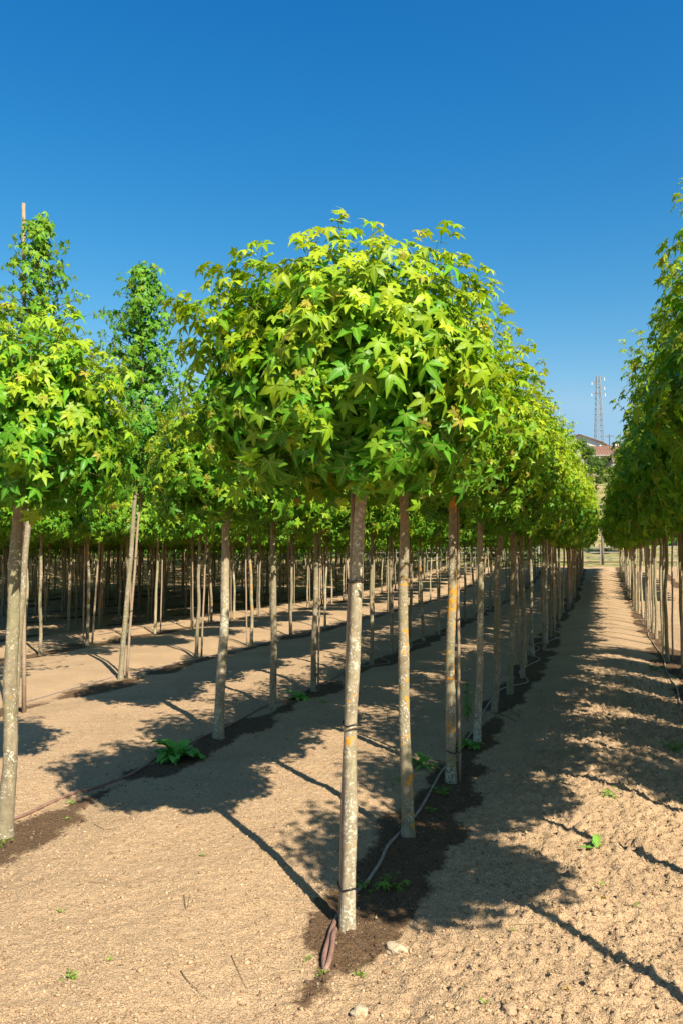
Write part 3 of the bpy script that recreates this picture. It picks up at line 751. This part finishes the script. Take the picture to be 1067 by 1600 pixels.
# ------------------------------------------------------------------ weeds
def blade_mesh(specs, seed):
    "specs: (azimuth, elevation, length, width, colour) leaves from the origin"
    rs = np.random.RandomState(seed); V, F, C = [], [], []
    for az, el, L, wd, col in specs:
        n0 = len(V); m = 9; dirx = np.array([math.cos(az), math.sin(az), 0]); side = np.array([-math.sin(az), math.cos(az), 0])
        ph = rs.rand() * 6; cur = rs.uniform(.7, 1.3)
        x = 0; z = 0; e = el
        for i in range(m + 1):
            t = i / m
            wv = wd * (math.sin(math.pi * min(1, t ** .8 * .97 + .02)) ** .8) * (.25 + .75 * sst(.1, .4, np.array(t))) * (1 + .12 * math.sin(t * 22 + ph))
            e = el - t * t * 1.3 * cur
            if i: x += L / m * math.cos(e); z += L / m * math.sin(e)
            mid = dirx * x + np.array([0, 0, max(z, .004)])
            for s, rb in ((-1, 0), (0, 1), (1, 0)):
                V.append(mid + side * s * wv * .5 + np.array([0, 0, abs(s) * wv * (.16 + .12 * math.sin(t * 26 + ph + s))]))
                C.append(list(col) + [rb])
        for i in range(m):
            a = n0 + i * 3
            F += [(a, a + 1, a + 4, a + 3), (a + 1, a + 2, a + 5, a + 4)]
    me = mesh_np('weed', np.array(V), np.array(F), np.array(C)); me.materials.append(M_WEED); return me
def rosette(n, L, wd, seed, el=(.25, 1.1), col=(.10, .22, .03)):
    rs = np.random.RandomState(seed); sp = []
    for i in range(n):
        k = rs.uniform(.6, 1.1)
        sp.append((i * 2.4 + rs.normal(0, .25), rs.uniform(*el), L * k, wd * k * rs.uniform(.8, 1.2), np.array(col) * rs.uniform(.75, 1.25)))
    return sp
def weed(px, py, mesh_parts, label, group=None, name='weed', cat='weed', s=1.0):
    p = ground_at(px, py); t = empty(name, p, random.uniform(0, 6)); t.scale = (s, s, s)
    for nm, me in mesh_parts: link(nm, me, None, t)
    tag(t, label, cat, group); return t
def stem_mesh(h, k=3, seed=0):
    rs = np.random.RandomState(seed); b = MB()
    for i in range(k):
        a = rs.rand() * 6.28; e = Vector((math.cos(a) * h * .35, math.sin(a) * h * .35, h * rs.uniform(.7, 1)))
        b.tube([(0, 0, -.01), e * .5 + Vector((0, 0, .01)), e], [.0025, .002, .0012], 4)
    me = b.mesh('stem', True); me.materials.append(M_SHOOT); return me
dock = blade_mesh(rosette(30, .25, .105, 3, (.25, 1.15), (.12, .38, .045)), 3)
weed(277, 1186, [('leaves', dock)], 'big clump of broad dark green weed leaves lying over the left hose', name='broadleaf_weed', s=1.05)
dand = blade_mesh(rosette(20, .17, .034, 5, (.3, 1.2), (.16, .36, .04)), 5)
weed(662, 1198, [('leaves', dand)], 'bright green rosette of narrow leaves right of the second trunk', 'narrow-leaved weeds on the dark soil')
d2 = blade_mesh(rosette(14, .16, .06, 8, (.3, 1.1), (.13, .32, .04)), 8)
weed(735, 1170, [('leaves', d2)], 'leafy weed in the shade between the third and fourth trunks', 'narrow-leaved weeds on the dark soil')
d3 = blade_mesh(rosette(16, .2, .085, 9, (.2, .9), (.17, .38, .04)), 9)
weed(468, 1092, [('leaves', d3)], 'low bright leafy weed at the foot of the tied trunk left of centre', 'narrow-leaved weeds on the dark soil')
d4 = blade_mesh([(2.6, .15, .11, .036, (.14, .32, .03)), (.9, 1.2, .10, .045, (.2, .40, .04)), (1.5, 1.0, .07, .03, (.16, .36, .03)), (-.5, .9, .05, .02, (.14, .3, .03))], 4)
weed(932, 1333, [('leaves', d4)], 'two-leaved bright seedling alone on the sandy soil at lower right', name='seedling', cat='seedling', s=.95).rotation_euler = (0, 0, .7)

def tallweed(h, seed, col=(.12, .26, .03)):
    rs = np.random.RandomState(seed); V = []; pos, att, nrm, tip, siz, colr = [], [], [], [], [], []
    for i in range(22):
        z = h * (.15 + .85 * i / 22); a = i * 2.4
        o = np.array([math.cos(a), math.sin(a), .4])
        att.append(np.array([0, 0, z])); pos.append(np.array([0, 0, z]) + o * .02); nrm.append(np.array([0, 0, 1.0]) + .4 * o); tip.append(o); siz.append(.05 * (1.2 - .6 * i / 22)); colr.append(np.array(col) * rs.uniform(.8, 1.2))
    me = leaves_mesh('weed', *[np.array(q) for q in (pos, att, nrm, tip, siz, colr)]); b = MB(); b.tube([(0, 0, -.02), (.01, 0, h * .5), (0, .01, h)], [.004, .003, .002], 5)
    sm = b.mesh('stem', True); sm.materials.append(M_SHOOT); return [('leaves', me), ('stem', sm)]
weed(730, 1130, tallweed(.42, 1), 'upright leafy weed growing behind the third staked trunk')
def sprig(seed, r=.05, n=14, col=(.15, .28, .03)):
    rs = np.random.RandomState(seed); pos, att, nrm, tip, siz, colr = [], [], [], [], [], []
    for i in range(n):
        a = rs.rand() * 6.28; q = r * rs.uniform(.2, 1); o = np.array([math.cos(a), math.sin(a), .5])
        att.append(np.array([0, 0, .0])); pos.append(np.array([math.cos(a) * q, math.sin(a) * q, r * rs.uniform(.15, .8)]))
        nrm.append(np.array([0, 0, 1.0]) + rs.normal(0, .3, 3)); tip.append(o); siz.append(r * rs.uniform(.25, .45)); colr.append(np.array(col) * rs.uniform(.7, 1.3))
    return leaves_mesh('sprig', *[np.array(q) for q in (pos, att, nrm, tip, siz, colr)])
SPR = [sprig(1), sprig(2, .045, 10), sprig(3, .06, 20, (.12, .24, .03)), sprig(4, .03, 7, (.2, .34, .04))]
for px, py, k, s, lab in [(610, 1388, 2, 1.3, 'feathery green weed right of the nearest trunk beside the hose'), (570, 1392, 0, .9, 'lime green sprig touching the foot of the nearest trunk'),
        (586, 1395, 3, .9, 'tiny yellow-green sprout between the nearest trunk and the feathery weed'), (559, 1524, 1, .7, 'small bright sprig on the dark soil below the nearest trunk'),
        (503, 1532, 3, .8, 'tiny sprout just under the folded hose end'), (481, 1503, 3, .8, 'tiny sprout left of the folded hose end'),
        (688, 1243, 2, 1.0, 'small shaded weed right of the hose behind the second trunk'), (672, 1268, 1, 1.0, 'small shaded weed beside the hose, nearest the second trunk'),
        (622, 1222, 3, 1.4, 'single pale weed tuft left of the second trunk'), (108, 1530, 0, .62, 'pair of small green sprouts on pale soil at the lower left'),
        (97, 1426, 3, .8, 'lone upright sprout on pale soil at the left'), (172, 1506, 3, .7, 'tiny yellowish sprout on pale soil near the lower left pair'),
        (318, 1340, 3, .9, 'small flat green leaf tuft on sunny soil left of the long trunk shadow'), (112, 1257, 1, .9, 'small sprout beside the reddish hose at the left'),
        (105, 1282, 3, .9, 'tiny sprout on the dark strip below the reddish hose'), (5, 1322, 1, 1.0, 'green sprout at the foot of the leftmost trunk'),
        (938, 1388, 3, .9, 'pale green sprout below the two-leaved seedling'), (995, 1427, 3, .8, 'yellow-green sprout right of the long shadow at lower right'),
        (955, 1250, 1, 1.5, 'small green weed in the dappled shade of the alley'), (1022, 1048, 2, 1.8, 'green tuft under the trees right of the alley'),
        (1052, 1178, 2, 1.5, 'green weed at the right edge in deep shade'), (800, 1462, 3, .6, 'tiny green speck of a sprout on the soil at lower right of centre'),
        (1010, 1512, 3, .8, 'tiny yellow sprout at the lower right corner'), (757, 1574, 3, .8, 'faint sprout near the bottom edge right of centre'),
        (160, 970, 2, 2.4, 'grass tuft round the foot of a far trunk on the left'), (505, 1098, 1, 1.6, 'small yellowish weed right of the tied trunk')]:
    weed(px, py, [('leaves', SPR[k])], lab, 'small weed sprouts scattered over the soil', 'weed_sprout', 'sprout', s)
# fallen leaves
yl = leaves_mesh('dry_leaf', np.array([[0, 0, .012]]), np.array([[-.02, -.02, .01]]), np.array([[.2, .5, .8]]), np.array([[1., .2, .1]]), np.array([.022]), np.array([[.55, .38, .03]]))
for px, py, lab in [(885, 1548, 'yellow fallen leaf on clumpy soil at the lower right'), (942, 1410, 'pale yellow leaf scrap below the lower right seedling')]:
    p = ground_at(px, py); tag(link('fallen_leaf', yl, None, None, p, 1.0 + px), lab, 'leaf')

# ------------------------------------------------------------------ stones, clods, twigs
def rock_mesh(seed, sx, sy, sz, n=3):
    import bmesh
    bm = bmesh.new(); bmesh.ops.create_icosphere(bm, subdivisions=n, radius=1.0)
    rs = np.random.RandomState(seed); ph = rs.rand(9) * 6
    for v_ in bm.verts:
        c = v_.co; k = 1 + .18 * math.sin(2.3 * c.x + ph[0]) * math.cos(2.9 * c.y + ph[1]) + .12 * math.sin(5.1 * c.z + ph[2] + 3 * c.x) + .05 * math.sin(11 * c.x + ph[3]) * math.sin(9 * c.y + ph[4])
        c.x = round(c.x * 2.6 * k) / 2.6 * .35 + c.x * k * .65
        v_.co = Vector((c.x * sx, c.y * sy * k, c.z * sz * k))
    me = bpy.data.meshes.new('rock'); bm.to_mesh(me); bm.free(); me.materials.append(M_ROCK); return me
p = ground_at(617, 1487, .004); tag(link('stone', rock_mesh(1, .044, .036, .027), None, None, p, .4), 'fist-sized pale stone on the soil right below the nearest trunk', 'stone')
p = ground_at(561, 1585, -.002); tag(link('stone', rock_mesh(2, .032, .028, .019), None, None, p, 1.1), 'smooth half-buried stone near the bottom edge below the folded hose', 'stone')
p = ground_at(925, 1397, .004); tag(link('stone', rock_mesh(5, .010, .008, .007), None, None, p, 1.1), 'tiny white stone chip below the two-leaved seedling', 'stone')
p = ground_at(797, 1582, .004); cm = rock_mesh(6, .03, .026, .016); cm.materials.clear(); tag(link('earth_clod', cm, M_CLOD, None, p, 2.1), 'rounded clod of earth at the bottom edge right of centre', 'clod')

# gravelly crumbs: one uncountable mass
rs = np.random.RandomState(12)
ico = [(0, 0, 1)] + [(math.cos(i * 1.2566) * .894, math.sin(i * 1.2566) * .894, .447) for i in range(5)] + [(math.cos(i * 1.2566 + .628) * .894, math.sin(i * 1.2566 + .628) * .894, -.447) for i in range(5)] + [(0, 0, -1)]
icf = [(0, i + 1, (i + 1) % 5 + 1) for i in range(5)] + [(i + 1, i + 6, (i + 1) % 5 + 1) for i in range(5)] + [((i + 1) % 5 + 1, i + 6, (i + 1) % 5 + 6) for i in range(5)] + [(11, (i + 1) % 5 + 6, i + 6) for i in range(5)]
ico = np.array(ico); icf = np.array(icf)
def crumbs(n, seed, fx, smin, smax, pw):
    rs = np.random.RandomState(seed)
    y = 2.2 + rs.rand(n) ** 1.7 * 7.5; x = -3.6 - .3 * (y - 3) + rs.rand(n) * (5.2 + .55 * (y - 2))
    keep = rs.rand(n) < fx(x, y); x = x[keep]; y = y[keep]; m = len(x)
    s = smin + (smax - smin) * rs.rand(m) ** pw
    z = H(x, y) + s * .25
    P = ico[None] * (1 + rs.normal(0, .22, (m, 12, 1))) * (s[:, None] * rs.uniform(.6, 1.3, (m, 3)))[:, None, :]
    a = rs.rand(m) * 6.28; ca, sa = np.cos(a)[:, None], np.sin(a)[:, None]
    X = P[..., 0] * ca - P[..., 1] * sa; Y = P[..., 0] * sa + P[..., 1] * ca
    V = np.stack([X + x[:, None], Y + y[:, None], P[..., 2] * .75 + z[:, None]], -1).reshape(-1, 3)
    F_ = (icf[None] + (np.arange(m) * 12)[:, None, None]).reshape(-1, 3)
    rr_ = np.repeat(rs.rand(m), 12)
    wet = np.zeros(m)
    for rx, ry in ROWS:
        wob = (fbm(x * 1.7 + rx * 3, y * 1.7, 3) - .5) * .50 + (fbm(x * .6 + rx, y * .6 + 8, 2) - .5) * .2
        wet = np.maximum(wet, (1 - sst(.05, .31, np.abs(x - rx) + wob)) * sst(ry - .25, ry + .2, y + wob))
    return V, F_, rr_, np.repeat(wet, 12)
clump = lambda x, y: .5 + .5 * sst(-1.8, .4, x)
V1, F1, c1_, w1 = crumbs(90000, 1, clump, .0018, .0085, 2.6)
V2, F2, c2_, w2 = crumbs(1300, 2, clump, .005, .014, 2.5)
me = mesh_np('soil_crumbs', np.concatenate([V1, V2]), np.concatenate([F1, F2 + len(V1)]), attr={'shade': np.concatenate([c1_, c2_]), 'moist': np.concatenate([w1, w2])}, smooth=False)
m_, t_, b_ = newmat('crumb'); a_ = t_.nodes.new('ShaderNodeAttribute'); a_.attribute_name = 'shade'
w_ = t_.nodes.new('ShaderNodeAttribute'); w_.attribute_name = 'moist'
r_ = ramp(t_, a_.outputs['Fac'], [(0, (.17, .10, .05)), (.5, (.36, .24, .135)), (.993, (.45, .315, .19)), (1, (.56, .46, .33))])
wf = ramp(t_, w_.outputs['Fac'], [(.38, 0.0), (.55, 1.0)])
rw = ramp(t_, a_.outputs['Fac'], [(0, (.04, .025, .014)), (.8, (.10, .06, .035)), (1, (.3, .22, .14))])
t_.links.new(mix(t_, wf.outputs[0], r_.outputs[0], rw.outputs[0]), b_.inputs['Base Color']); b_.inputs['Roughness'].default_value = .95
tag(link('soil_crumbs', me, m_), 'loose crumbs of sandy earth and grit strewn over the ground', 'soil', kind='stuff')

def twig(pix, r, mat, label, lift=.006, group='dry twigs and straws lying on the soil'):
    P = [ground_at(a, b) for a, b in pix]; o = P[0].copy()
    b = MB(); pts = smooth_path([p - o + Vector((0, 0, lift)) for p in P], 4)
    b.tube(pts, [r * (1 - .6 * i / len(pts)) for i in range(len(pts))], 5)
    t = b.build('twig', mat, None, True, loc=o); tag(t, label, 'twig', group)
for pix, r, m, lab in [
    ([(283, 1520), (294, 1535), (312, 1553)], .0022, M_TWIG, 'dark straight twig on pale soil near the bottom left of centre'),
    ([(362, 1495), (372, 1520), (386, 1550)], .0016, M_TWIG, 'long thin curved twig just left of the dark soil patch'),
    ([(288, 1400), (292, 1425), (297, 1402)], .0015, M_TWIG, 'forked twig on pale soil at left of centre'),
    ([(405, 1538), (435, 1521), (478, 1520), (496, 1530)], .0018, M_STRAW, 'pale curved root strand on the dark patch left of the folded hose'),
    ([(793, 1448), (830, 1449), (875, 1450)], .0014, M_STRAW, 'long pale straw lying flat below the long shadow at lower right'),
    ([(881, 1333), (884, 1345), (880, 1354)], .0018, M_STRAW, 'short pale straw left of the two-leaved seedling'),
    ([(848, 1322), (858, 1314), (864, 1310)], .003, M_TWIG, 'stubby dark twig beside the crown shadow at lower right'),
    ([(470, 1340), (480, 1350), (490, 1372)], .0014, M_TWIG, 'thin twig in the shade edge left of the nearest trunk'),
    ([(120, 1385), (150, 1380), (168, 1386)], .0014, M_TWIG, 'thin twig on pale soil at far left'),
    ([(148, 1290), (165, 1298), (182, 1296)], .0018, M_TWIG, 'small twig on the dark strip below the reddish hose'),
    ([(760, 1110), (785, 1118), (806, 1128)], .008, M_TWIG, 'exposed bent root at the foot of the fifth trunk in the middle row'),
    ([(768, 1104), (790, 1108), (812, 1122)], .006, M_TWIG, 'second exposed root beside the alley just above the bent one'),
    ([(700, 1585), (712, 1575), (720, 1568)], .0016, M_STRAW, 'short straw near the bottom edge right of centre'),
    ([(520, 1560), (560, 1540), (575, 1545)], .0014, M_TWIG, 'fine dark twig below the folded hose end')]:
    twig(pix, r, m, lab)
# scattered chaff: uncountable
b = MB(); q = random.Random(9)
for i in range(420):
    y = 2.4 + q.random() ** 1.5 * 6; x = -3.4 - .25 * (y - 3) + q.random() * (4.9 + .5 * (y - 2)); a = q.uniform(0, 6.28); L = q.uniform(.012, .05)
    z = hz(x, y) + .003; b.tube([(x, y, z), (x + L * .5 * math.cos(a), y + L * .5 * math.sin(a), z + .004), (x + L * math.cos(a + .3), y + L * math.sin(a + .3), z + .001)], .0009, 3, False)
tag(b.build('plant_litter', M_TWIG), 'tiny dry stalks and plant litter strewn over the soil', 'litter', kind='stuff')

# ------------------------------------------------------------------ far end: fence, grass bank, trees, houses, pylon
def far(px, depth, dz=0.0):
    p = D(px, 800, depth); p.z = hz(p.x, p.y, False) + dz; return p
M_CONC = simple('concrete', (.27, .25, .22), .85, .2, 2)
M_WALL = simple('white_render', (.72, .70, .66), .8, .08, 1)
M_GREYW = simple('grey_render', (.30, .28, .26), .85, .25, 1)
M_ROOF = simple('roof_tile', (.19, .095, .065), .8, .3, 3)
M_DARK = simple('dark_opening', (.02, .02, .022), .5, .2, 2, bs=0)
M_METAL = simple('galvanised', (.20, .21, .23), .6, .15, 2, .3, bs=0)
M_WOOD = simple('old_wood', (.16, .125, .09), .85, .3, 4)
# post and rail fence across the end of the alley
f0 = Vector((-16.0, 55.5, 0)); f1 = Vector((14.0, 55.5, 0))
fe = empty('rail_fence', (0, 55.5, hz(0, 55.5, False)))
n = 15; prev = None
for i in range(n + 1):
    p = f0.lerp(f1, i / n); p.z = hz(p.x, p.y, False)
    m = MB(); m.box((0, 0, .55), (.13, .13, 1.2)); m.build('post', M_CONC, fe, loc=p - fe.location)
    if prev is not None:
        for z in (.35, .72, 1.05):
            a = prev - fe.location + Vector((.065, 0, z)); c = p - fe.location + Vector((-.065, 0, z))
            m = MB(); m.tube([a, c], .05, 4); m.build('rail', M_CONC, fe)
    prev = p
tag(fe, 'pale concrete post and rail fence across the far end of the alley', 'fence')
p = Vector((.1, 54.6, 0)); p.z = hz(p.x, p.y, False)
gp = empty('wooden_post', p); m = MB(); m.tube([(0, 0, -.1), (.01, 0, 1.2), (0, .02, 2.5)], [.09, .085, .07], 8); m.build('shaft', M_WOOD, gp, True)
tag(gp, 'single upright wooden post at the end of the dirt alley', 'post')

# background trees: crown of leaf clumps
def bg_crown(name, r, h, seed, n, col, ls):
    rs = np.random.RandomState(seed); pos, nrm = [], []
    blobs = []
    for i in range(26):
        a = rs.rand() * 6.28; z = h * (.15 + .8 * rs.rand()); q = r * math.sqrt(max(0, 1 - ((z / h - .45) / .62) ** 2)) * rs.uniform(.35, .95)
        blobs.append((np.array([math.cos(a) * q, math.sin(a) * q, z]), r * rs.uniform(.25, .42)))
    for i in range(n):
        c, br = blobs[rs.randint(len(blobs))]; d = norm(rs.normal(0, 1, 3)); d[2] = d[2] * .9 + .1
        pos.append(c + d * br * rs.uniform(.6, 1.08)); nrm.append(d + np.array([0, 0, .5]) + rs.normal(0, .4, 3))
    pos = np.array(pos); nrm = np.array(nrm); tip = rs.normal(0, .6, (n, 3)) + np.array([0, 0, -.6])
    colr = np.array(col)[None] * rs.uniform(.65, 1.35, (n, 1)) * np.array([1, 1, 1])[None]
    siz = ls * rs.uniform(.6, 1.3, n)
    att = pos - norm(nrm) * siz[:, None] * .6
    return leaves_mesh(name, pos, att, nrm, tip, siz, colr, seed)
def bg_trunk(h, r, seed):
    rs = np.random.RandomState(seed); b = MB(); b.tube([(0, 0, -.5), (.05, 0, h * .3), (-.05, .1, h * .75)], [r, r * .8, r * .3], 8)
    for i in range(7):
        a = i * .9 + rs.rand(); z = h * rs.uniform(.2, .6); e = Vector((math.cos(a) * h * .3, math.sin(a) * h * .3, z + h * .28))
        b.tube([(0, 0, z), Vector((0, 0, z)).lerp(e, .5) + Vector((0, 0, .1)), e], [r * .4, r * .25, r * .08], 5, False)
    me = b.mesh('trunk', True); me.materials.append(M_TWIG); return me
BG = [(bg_crown('broad_crown', 2.6, 5.2, 1, 5200, (.085, .16, .03), .16), bg_trunk(4.2, .18, 1)),
      (bg_crown('broad_crown', 2.3, 6.2, 2, 5200, (.065, .125, .028), .16), bg_trunk(5.0, .18, 2)),
      (bg_crown('bush_crown', 1.9, 2.6, 3, 3600, (.11, .20, .035), .12), bg_trunk(1.8, .1, 3))]
q = random.Random(21)
spots = []
for x, y, k, s, lab in [
    (-1.8, 74, 2, .8, 'bushy green tree on the bank just left of the end of the alley'), (2.2, 80, 0, .62, 'dark tree behind the bank just right of the end of the alley'),
    (-.4, 90, 0, .6, 'pale green tree on the slope straight above the end of the alley'), (-5.6, 99, 0, .7, 'tree beside the white gabled house on the slope'),
    (3.6, 101, 0, .72, 'tree below the red-roofed house on the slope'), (-3.2, 86, 0, .6, 'dark round tree partway up the slope left of the alley'),
    (-2.9, 122, 0, .85, 'small tree under the pylon beside the red roofs'), (1.2, 60.5, 2, .8, 'low bush behind the fence at the end of the alley')]:
    spots.append((x, y, k, s, lab))
for i in range(34):
    x = -68 + i * 2.9 + q.uniform(-1, 1)
    if -7 < x < 5: continue
    spots.append((x, q.uniform(60, 72), q.choice([0, 1, 2, 2]), q.uniform(.8, 1.2), None))
N_LOW = len(spots) - 1
for i in range(22):
    x = -85 + i * 6 + q.uniform(-2, 2)
    if -9 < x < 9: continue
    spots.append((x, q.uniform(84, 118), q.choice([0, 1]), q.uniform(1.0, 1.4), None))
for x, y, k, s, lab in spots:
    t = empty('broadleaf_tree', (x, y, hz(x, y, False)), q.uniform(0, 6.28)); t.scale = (s, s, s)
    link('trunk', BG[k][1], None, t); link('crown', BG[k][0], None, t, loc=(0, 0, .9 if k < 2 else .1))
    tag(t, lab or ('%s tree from the left on the %s part of the slope behind the nursery' % (ordinal(spots.index((x, y, k, s, lab)) - 7 if y < 75 else spots.index((x, y, k, s, lab)) - N_LOW), 'lower' if y < 75 else 'upper')), 'tree', 'trees on the slope behind the nursery')

rs = np.random.RandomState(77); n = 26000
hx = rs.uniform(-75, -3.5, n); hy = 57.5 + rs.normal(0, .9, n) + 1.0 * np.sin(hx * .3); top_ = 2.2 + 2.6 * fbm(hx * .35 + 50, hx * .02 + 7, 3)
hzz = H(hx, hy, False) + top_ * rs.rand(n) ** .8 * np.clip(1.1 - ((hy - 57.5 - np.sin(hx * .3)) / 2.6) ** 2, .3, 1)
P_ = np.stack([hx, hy, hzz], -1); c_ = np.array([(.06, .12, .025)]) * rs.uniform(.6, 1.5, (n, 1))
hm = leaves_mesh('hedge_mass', P_, P_ - .05, np.stack([rs.normal(0, .5, n), rs.normal(-.5, .5, n), rs.uniform(.1, 1, n)], -1), rs.normal(0, .5, (n, 3)) + np.array([0, 0, -.6]), rs.uniform(.14, .30, n), c_, 5)
tag(link('hedgerow', hm), 'dense wild hedgerow closing the back of the plantation on the left', 'hedge', kind='stuff')
# houses
def house(loc, rz, w, d, h, rh, wall, label, wins, gable=False, chim=True):
    o = empty('house', loc, rz); m = MB(); m.box((0, 0, h / 2 - 1.5), (w, d, h + 3)); 
    for s in (-1, 1): m.poly([(s * (w / 2 - .003), -d / 2, h), (s * (w / 2 - .003), d / 2, h), (s * (w / 2 - .003), 0, h + rh)][::s])
    m.build('wall', wall, o)
    r = MB(); ov = .45; sl_ = math.hypot(d / 2 + ov, rh * (d / 2 + ov) / (d / 2)); an = math.atan2(rh, d / 2)
    for s in (-1, 1):
        yc = s * (d / 2 + ov) / 2; zc = h + rh - rh * ((d / 2 + ov) / 2) / (d / 2) + .1
        r.box((0, yc, zc), (w + 2 * ov, sl_, .16), 0, Matrix.Rotation(-s * an, 3, 'X'))
        for k in range(int(w / .5)):      # tile ribs
            r.box((-w / 2 + .25 + k * .5, yc, zc + .1), (.18, sl_, .08), 0, Matrix.Rotation(-s * an, 3, 'X'))
    rf = r.build('roof', M_ROOF, o)
    if chim: c = MB(); c.box((w * .28, d * .1, h + rh + .35), (.6, .5, 1.3)); c.box((w * .28, d * .1, h + rh + 1.04), (.75, .65, .1)); c.build('chimney', M_WALL, rf)
    for (x, z, ww, wh) in wins:
        f = MB()
        for dx, dz_, a, b_ in ((-ww / 2, 0, .08, wh), (ww / 2, 0, .08, wh), (0, wh / 2, ww + .08, .08), (0, -wh / 2, ww + .08, .08)): f.box((x + dx, -d / 2 - .03, z + dz_), (a, .08, b_))
        fo = f.build('window', M_WALL if wall is not M_WALL else M_WOOD, o)
        g = MB(); g.box((x, -d / 2 - .012, z), (ww - .09, .04, wh - .09)); g.build('pane', M_DARK, fo)
    tag(o, label, 'house'); return o
pA = D(972, 733, 138); pA.z -= 1.5
house(pA, .25, 9.0, 7.0, 2.6, 2.1, M_GREYW, 'grey stone house with a red tiled roof on the slope right of the pylon', [(-2.5, 1.4, 1.0, 1.1), (0.2, 1.4, 1.0, 1.1), (2.8, 1.4, 1.0, 1.1)])
pB = D(915, 722, 172)
house(pB, 1.35, 11.0, 8.5, 3.4, 1.8, M_WALL, 'white house with a low gable behind the trees left of the pylon', [(-2.5, 1.8, 1.0, 1.2), (2.0, 1.8, 1.0, 1.2)], chim=False)
pC = D(946, 728, 160)
house(pC, .1, 8.0, 6.5, 2.4, 1.5, M_WALL, 'low red-roofed house directly behind the foot of the pylon', [(-2, 1.3, .9, 1.0), (1.5, 1.3, .9, 1.0)])
pS = D(935, 728, 130); sh = empty('open_shed', pS, .1)
m = MB(); m.box((0, 0, 1.55), (4.6, 3.2, .22)); m.build('roof_slab', M_CONC, sh)
m = MB(); m.box((0, 1.45, 0.2), (4.4, .2, 2.45)); m.build('back_wall', M_DARK, sh)  # near-black wall colour stands in for the shade under the slab
for x in (-2.1, 0, 2.1): m = MB(); m.box((x, -1.4, .2), (.22, .22, 2.45)); m.build('pillar', M_GREYW, sh)
tag(sh, 'low open shed with a flat concrete slab roof below the houses', 'shed')
# utility pole
pU = D(952, 712, 150); u_ = empty('utility_pole', pU)
m = MB(); m.tube([(0, 0, -2), (0, 0, 4.1)], [.14, .10], 8); m.build('shaft', M_WOOD, u_)
m = MB(); m.box((0, 0, 3.7), (1.7, .12, .12)); m.build('crossarm', M_WOOD, u_)
tag(u_, 'short wooden utility pole above the red roof', 'utility pole')
# pylon
pP = D(936, 715, 185); topz = D(936, 588, 185).z; hgt = topz - pP.z
py_ = empty('lattice_pylon', pP, .35)
m = MB(); nlev = 15
def wd_(z): return .72 * (1 - z / hgt) + .32
cor = lambda z, k: Vector(((1 if k in (0, 1) else -1) * wd_(z) / 1.0, (1 if k in (0, 3) else -1) * wd_(z) / 1.0, z))
for k in range(4): m.tube([cor(0, k) - Vector((0, 0, 2)), cor(hgt * .5, k), cor(hgt, k)], .075, 4)
m.build('legs', M_METAL, py_)
m = MB()
for i in range(nlev):
    z0 = hgt * i / nlev; z1 = hgt * (i + 1) / nlev
    for k in range(4):
        k2 = (k + 1) % 4
        m.tube([cor(z0, k), cor(z1, k2)], .03, 4); m.tube([cor(z0, k2), cor(z1, k)], .03, 4)
        m.tube([cor(z1, k), cor(z1, k2)], .04, 4)
m.build('bracing', M_METAL, py_)
ends = []
for zf, a, s in ((.985, 1.0, 1), (.93, 1.0, -1), (.87, 1.0, 1), (.79, 1.1, 0)):
    z = hgt * zf; m = MB()
    for sd in ((s,) if s else (-1, 1)):
        e = Vector((sd * (a + .5), 0, z)); ends.append((sd, e))
        for yy in (-.4, .4): m.tube([Vector((0, yy, z)), e], .06, 4); 
        m.tube([Vector((0, 0, z + .6)), e], .05, 4)
    m.build('crossarm', M_METAL, py_)
    for sd in ((s,) if s else (-1, 1)):
        m = MB(); e = Vector((sd * (a + .5), 0, z)); m.tube([e, e - Vector((0, 0, .7))], [.07, .09], 6); m.build('insulator', M_WALL, py_)
tag(py_, 'tall steel lattice pylon rising above the red roofs at the right', 'pylon')
for wi, (sd, e) in enumerate(ends):
    w0 = py_.matrix_basis @ (e - Vector((0, 0, .7)))
    Mz = Matrix.Translation(py_.location) @ Matrix.Rotation(.35, 4, 'Z'); w0 = Mz @ (e - Vector((0, 0, .7)))
    w1 = w0 + Vector((sd * 150 , 60 if sd > 0 else -25, -14 if sd < 0 else 4)); 
    m = MB(); m.tube([(w0.lerp(w1, i / 12) - Vector((0, 0, 4 * 3 * (i / 12) * (1 - i / 12)))) - w0 for i in range(13)], .012, 4)
    t = m.build('power_line', M_METAL, None, loc=w0)
    tag(t, 'thin power wire on the %s side of the pylon, %s arm from the top' % ('right' if sd > 0 else 'left', ['topmost', 'second', 'third', 'lowest', 'lowest'][wi]), 'wire', 'power wires strung from the pylon')
print('OBJECTS', len(bpy.data.objects))
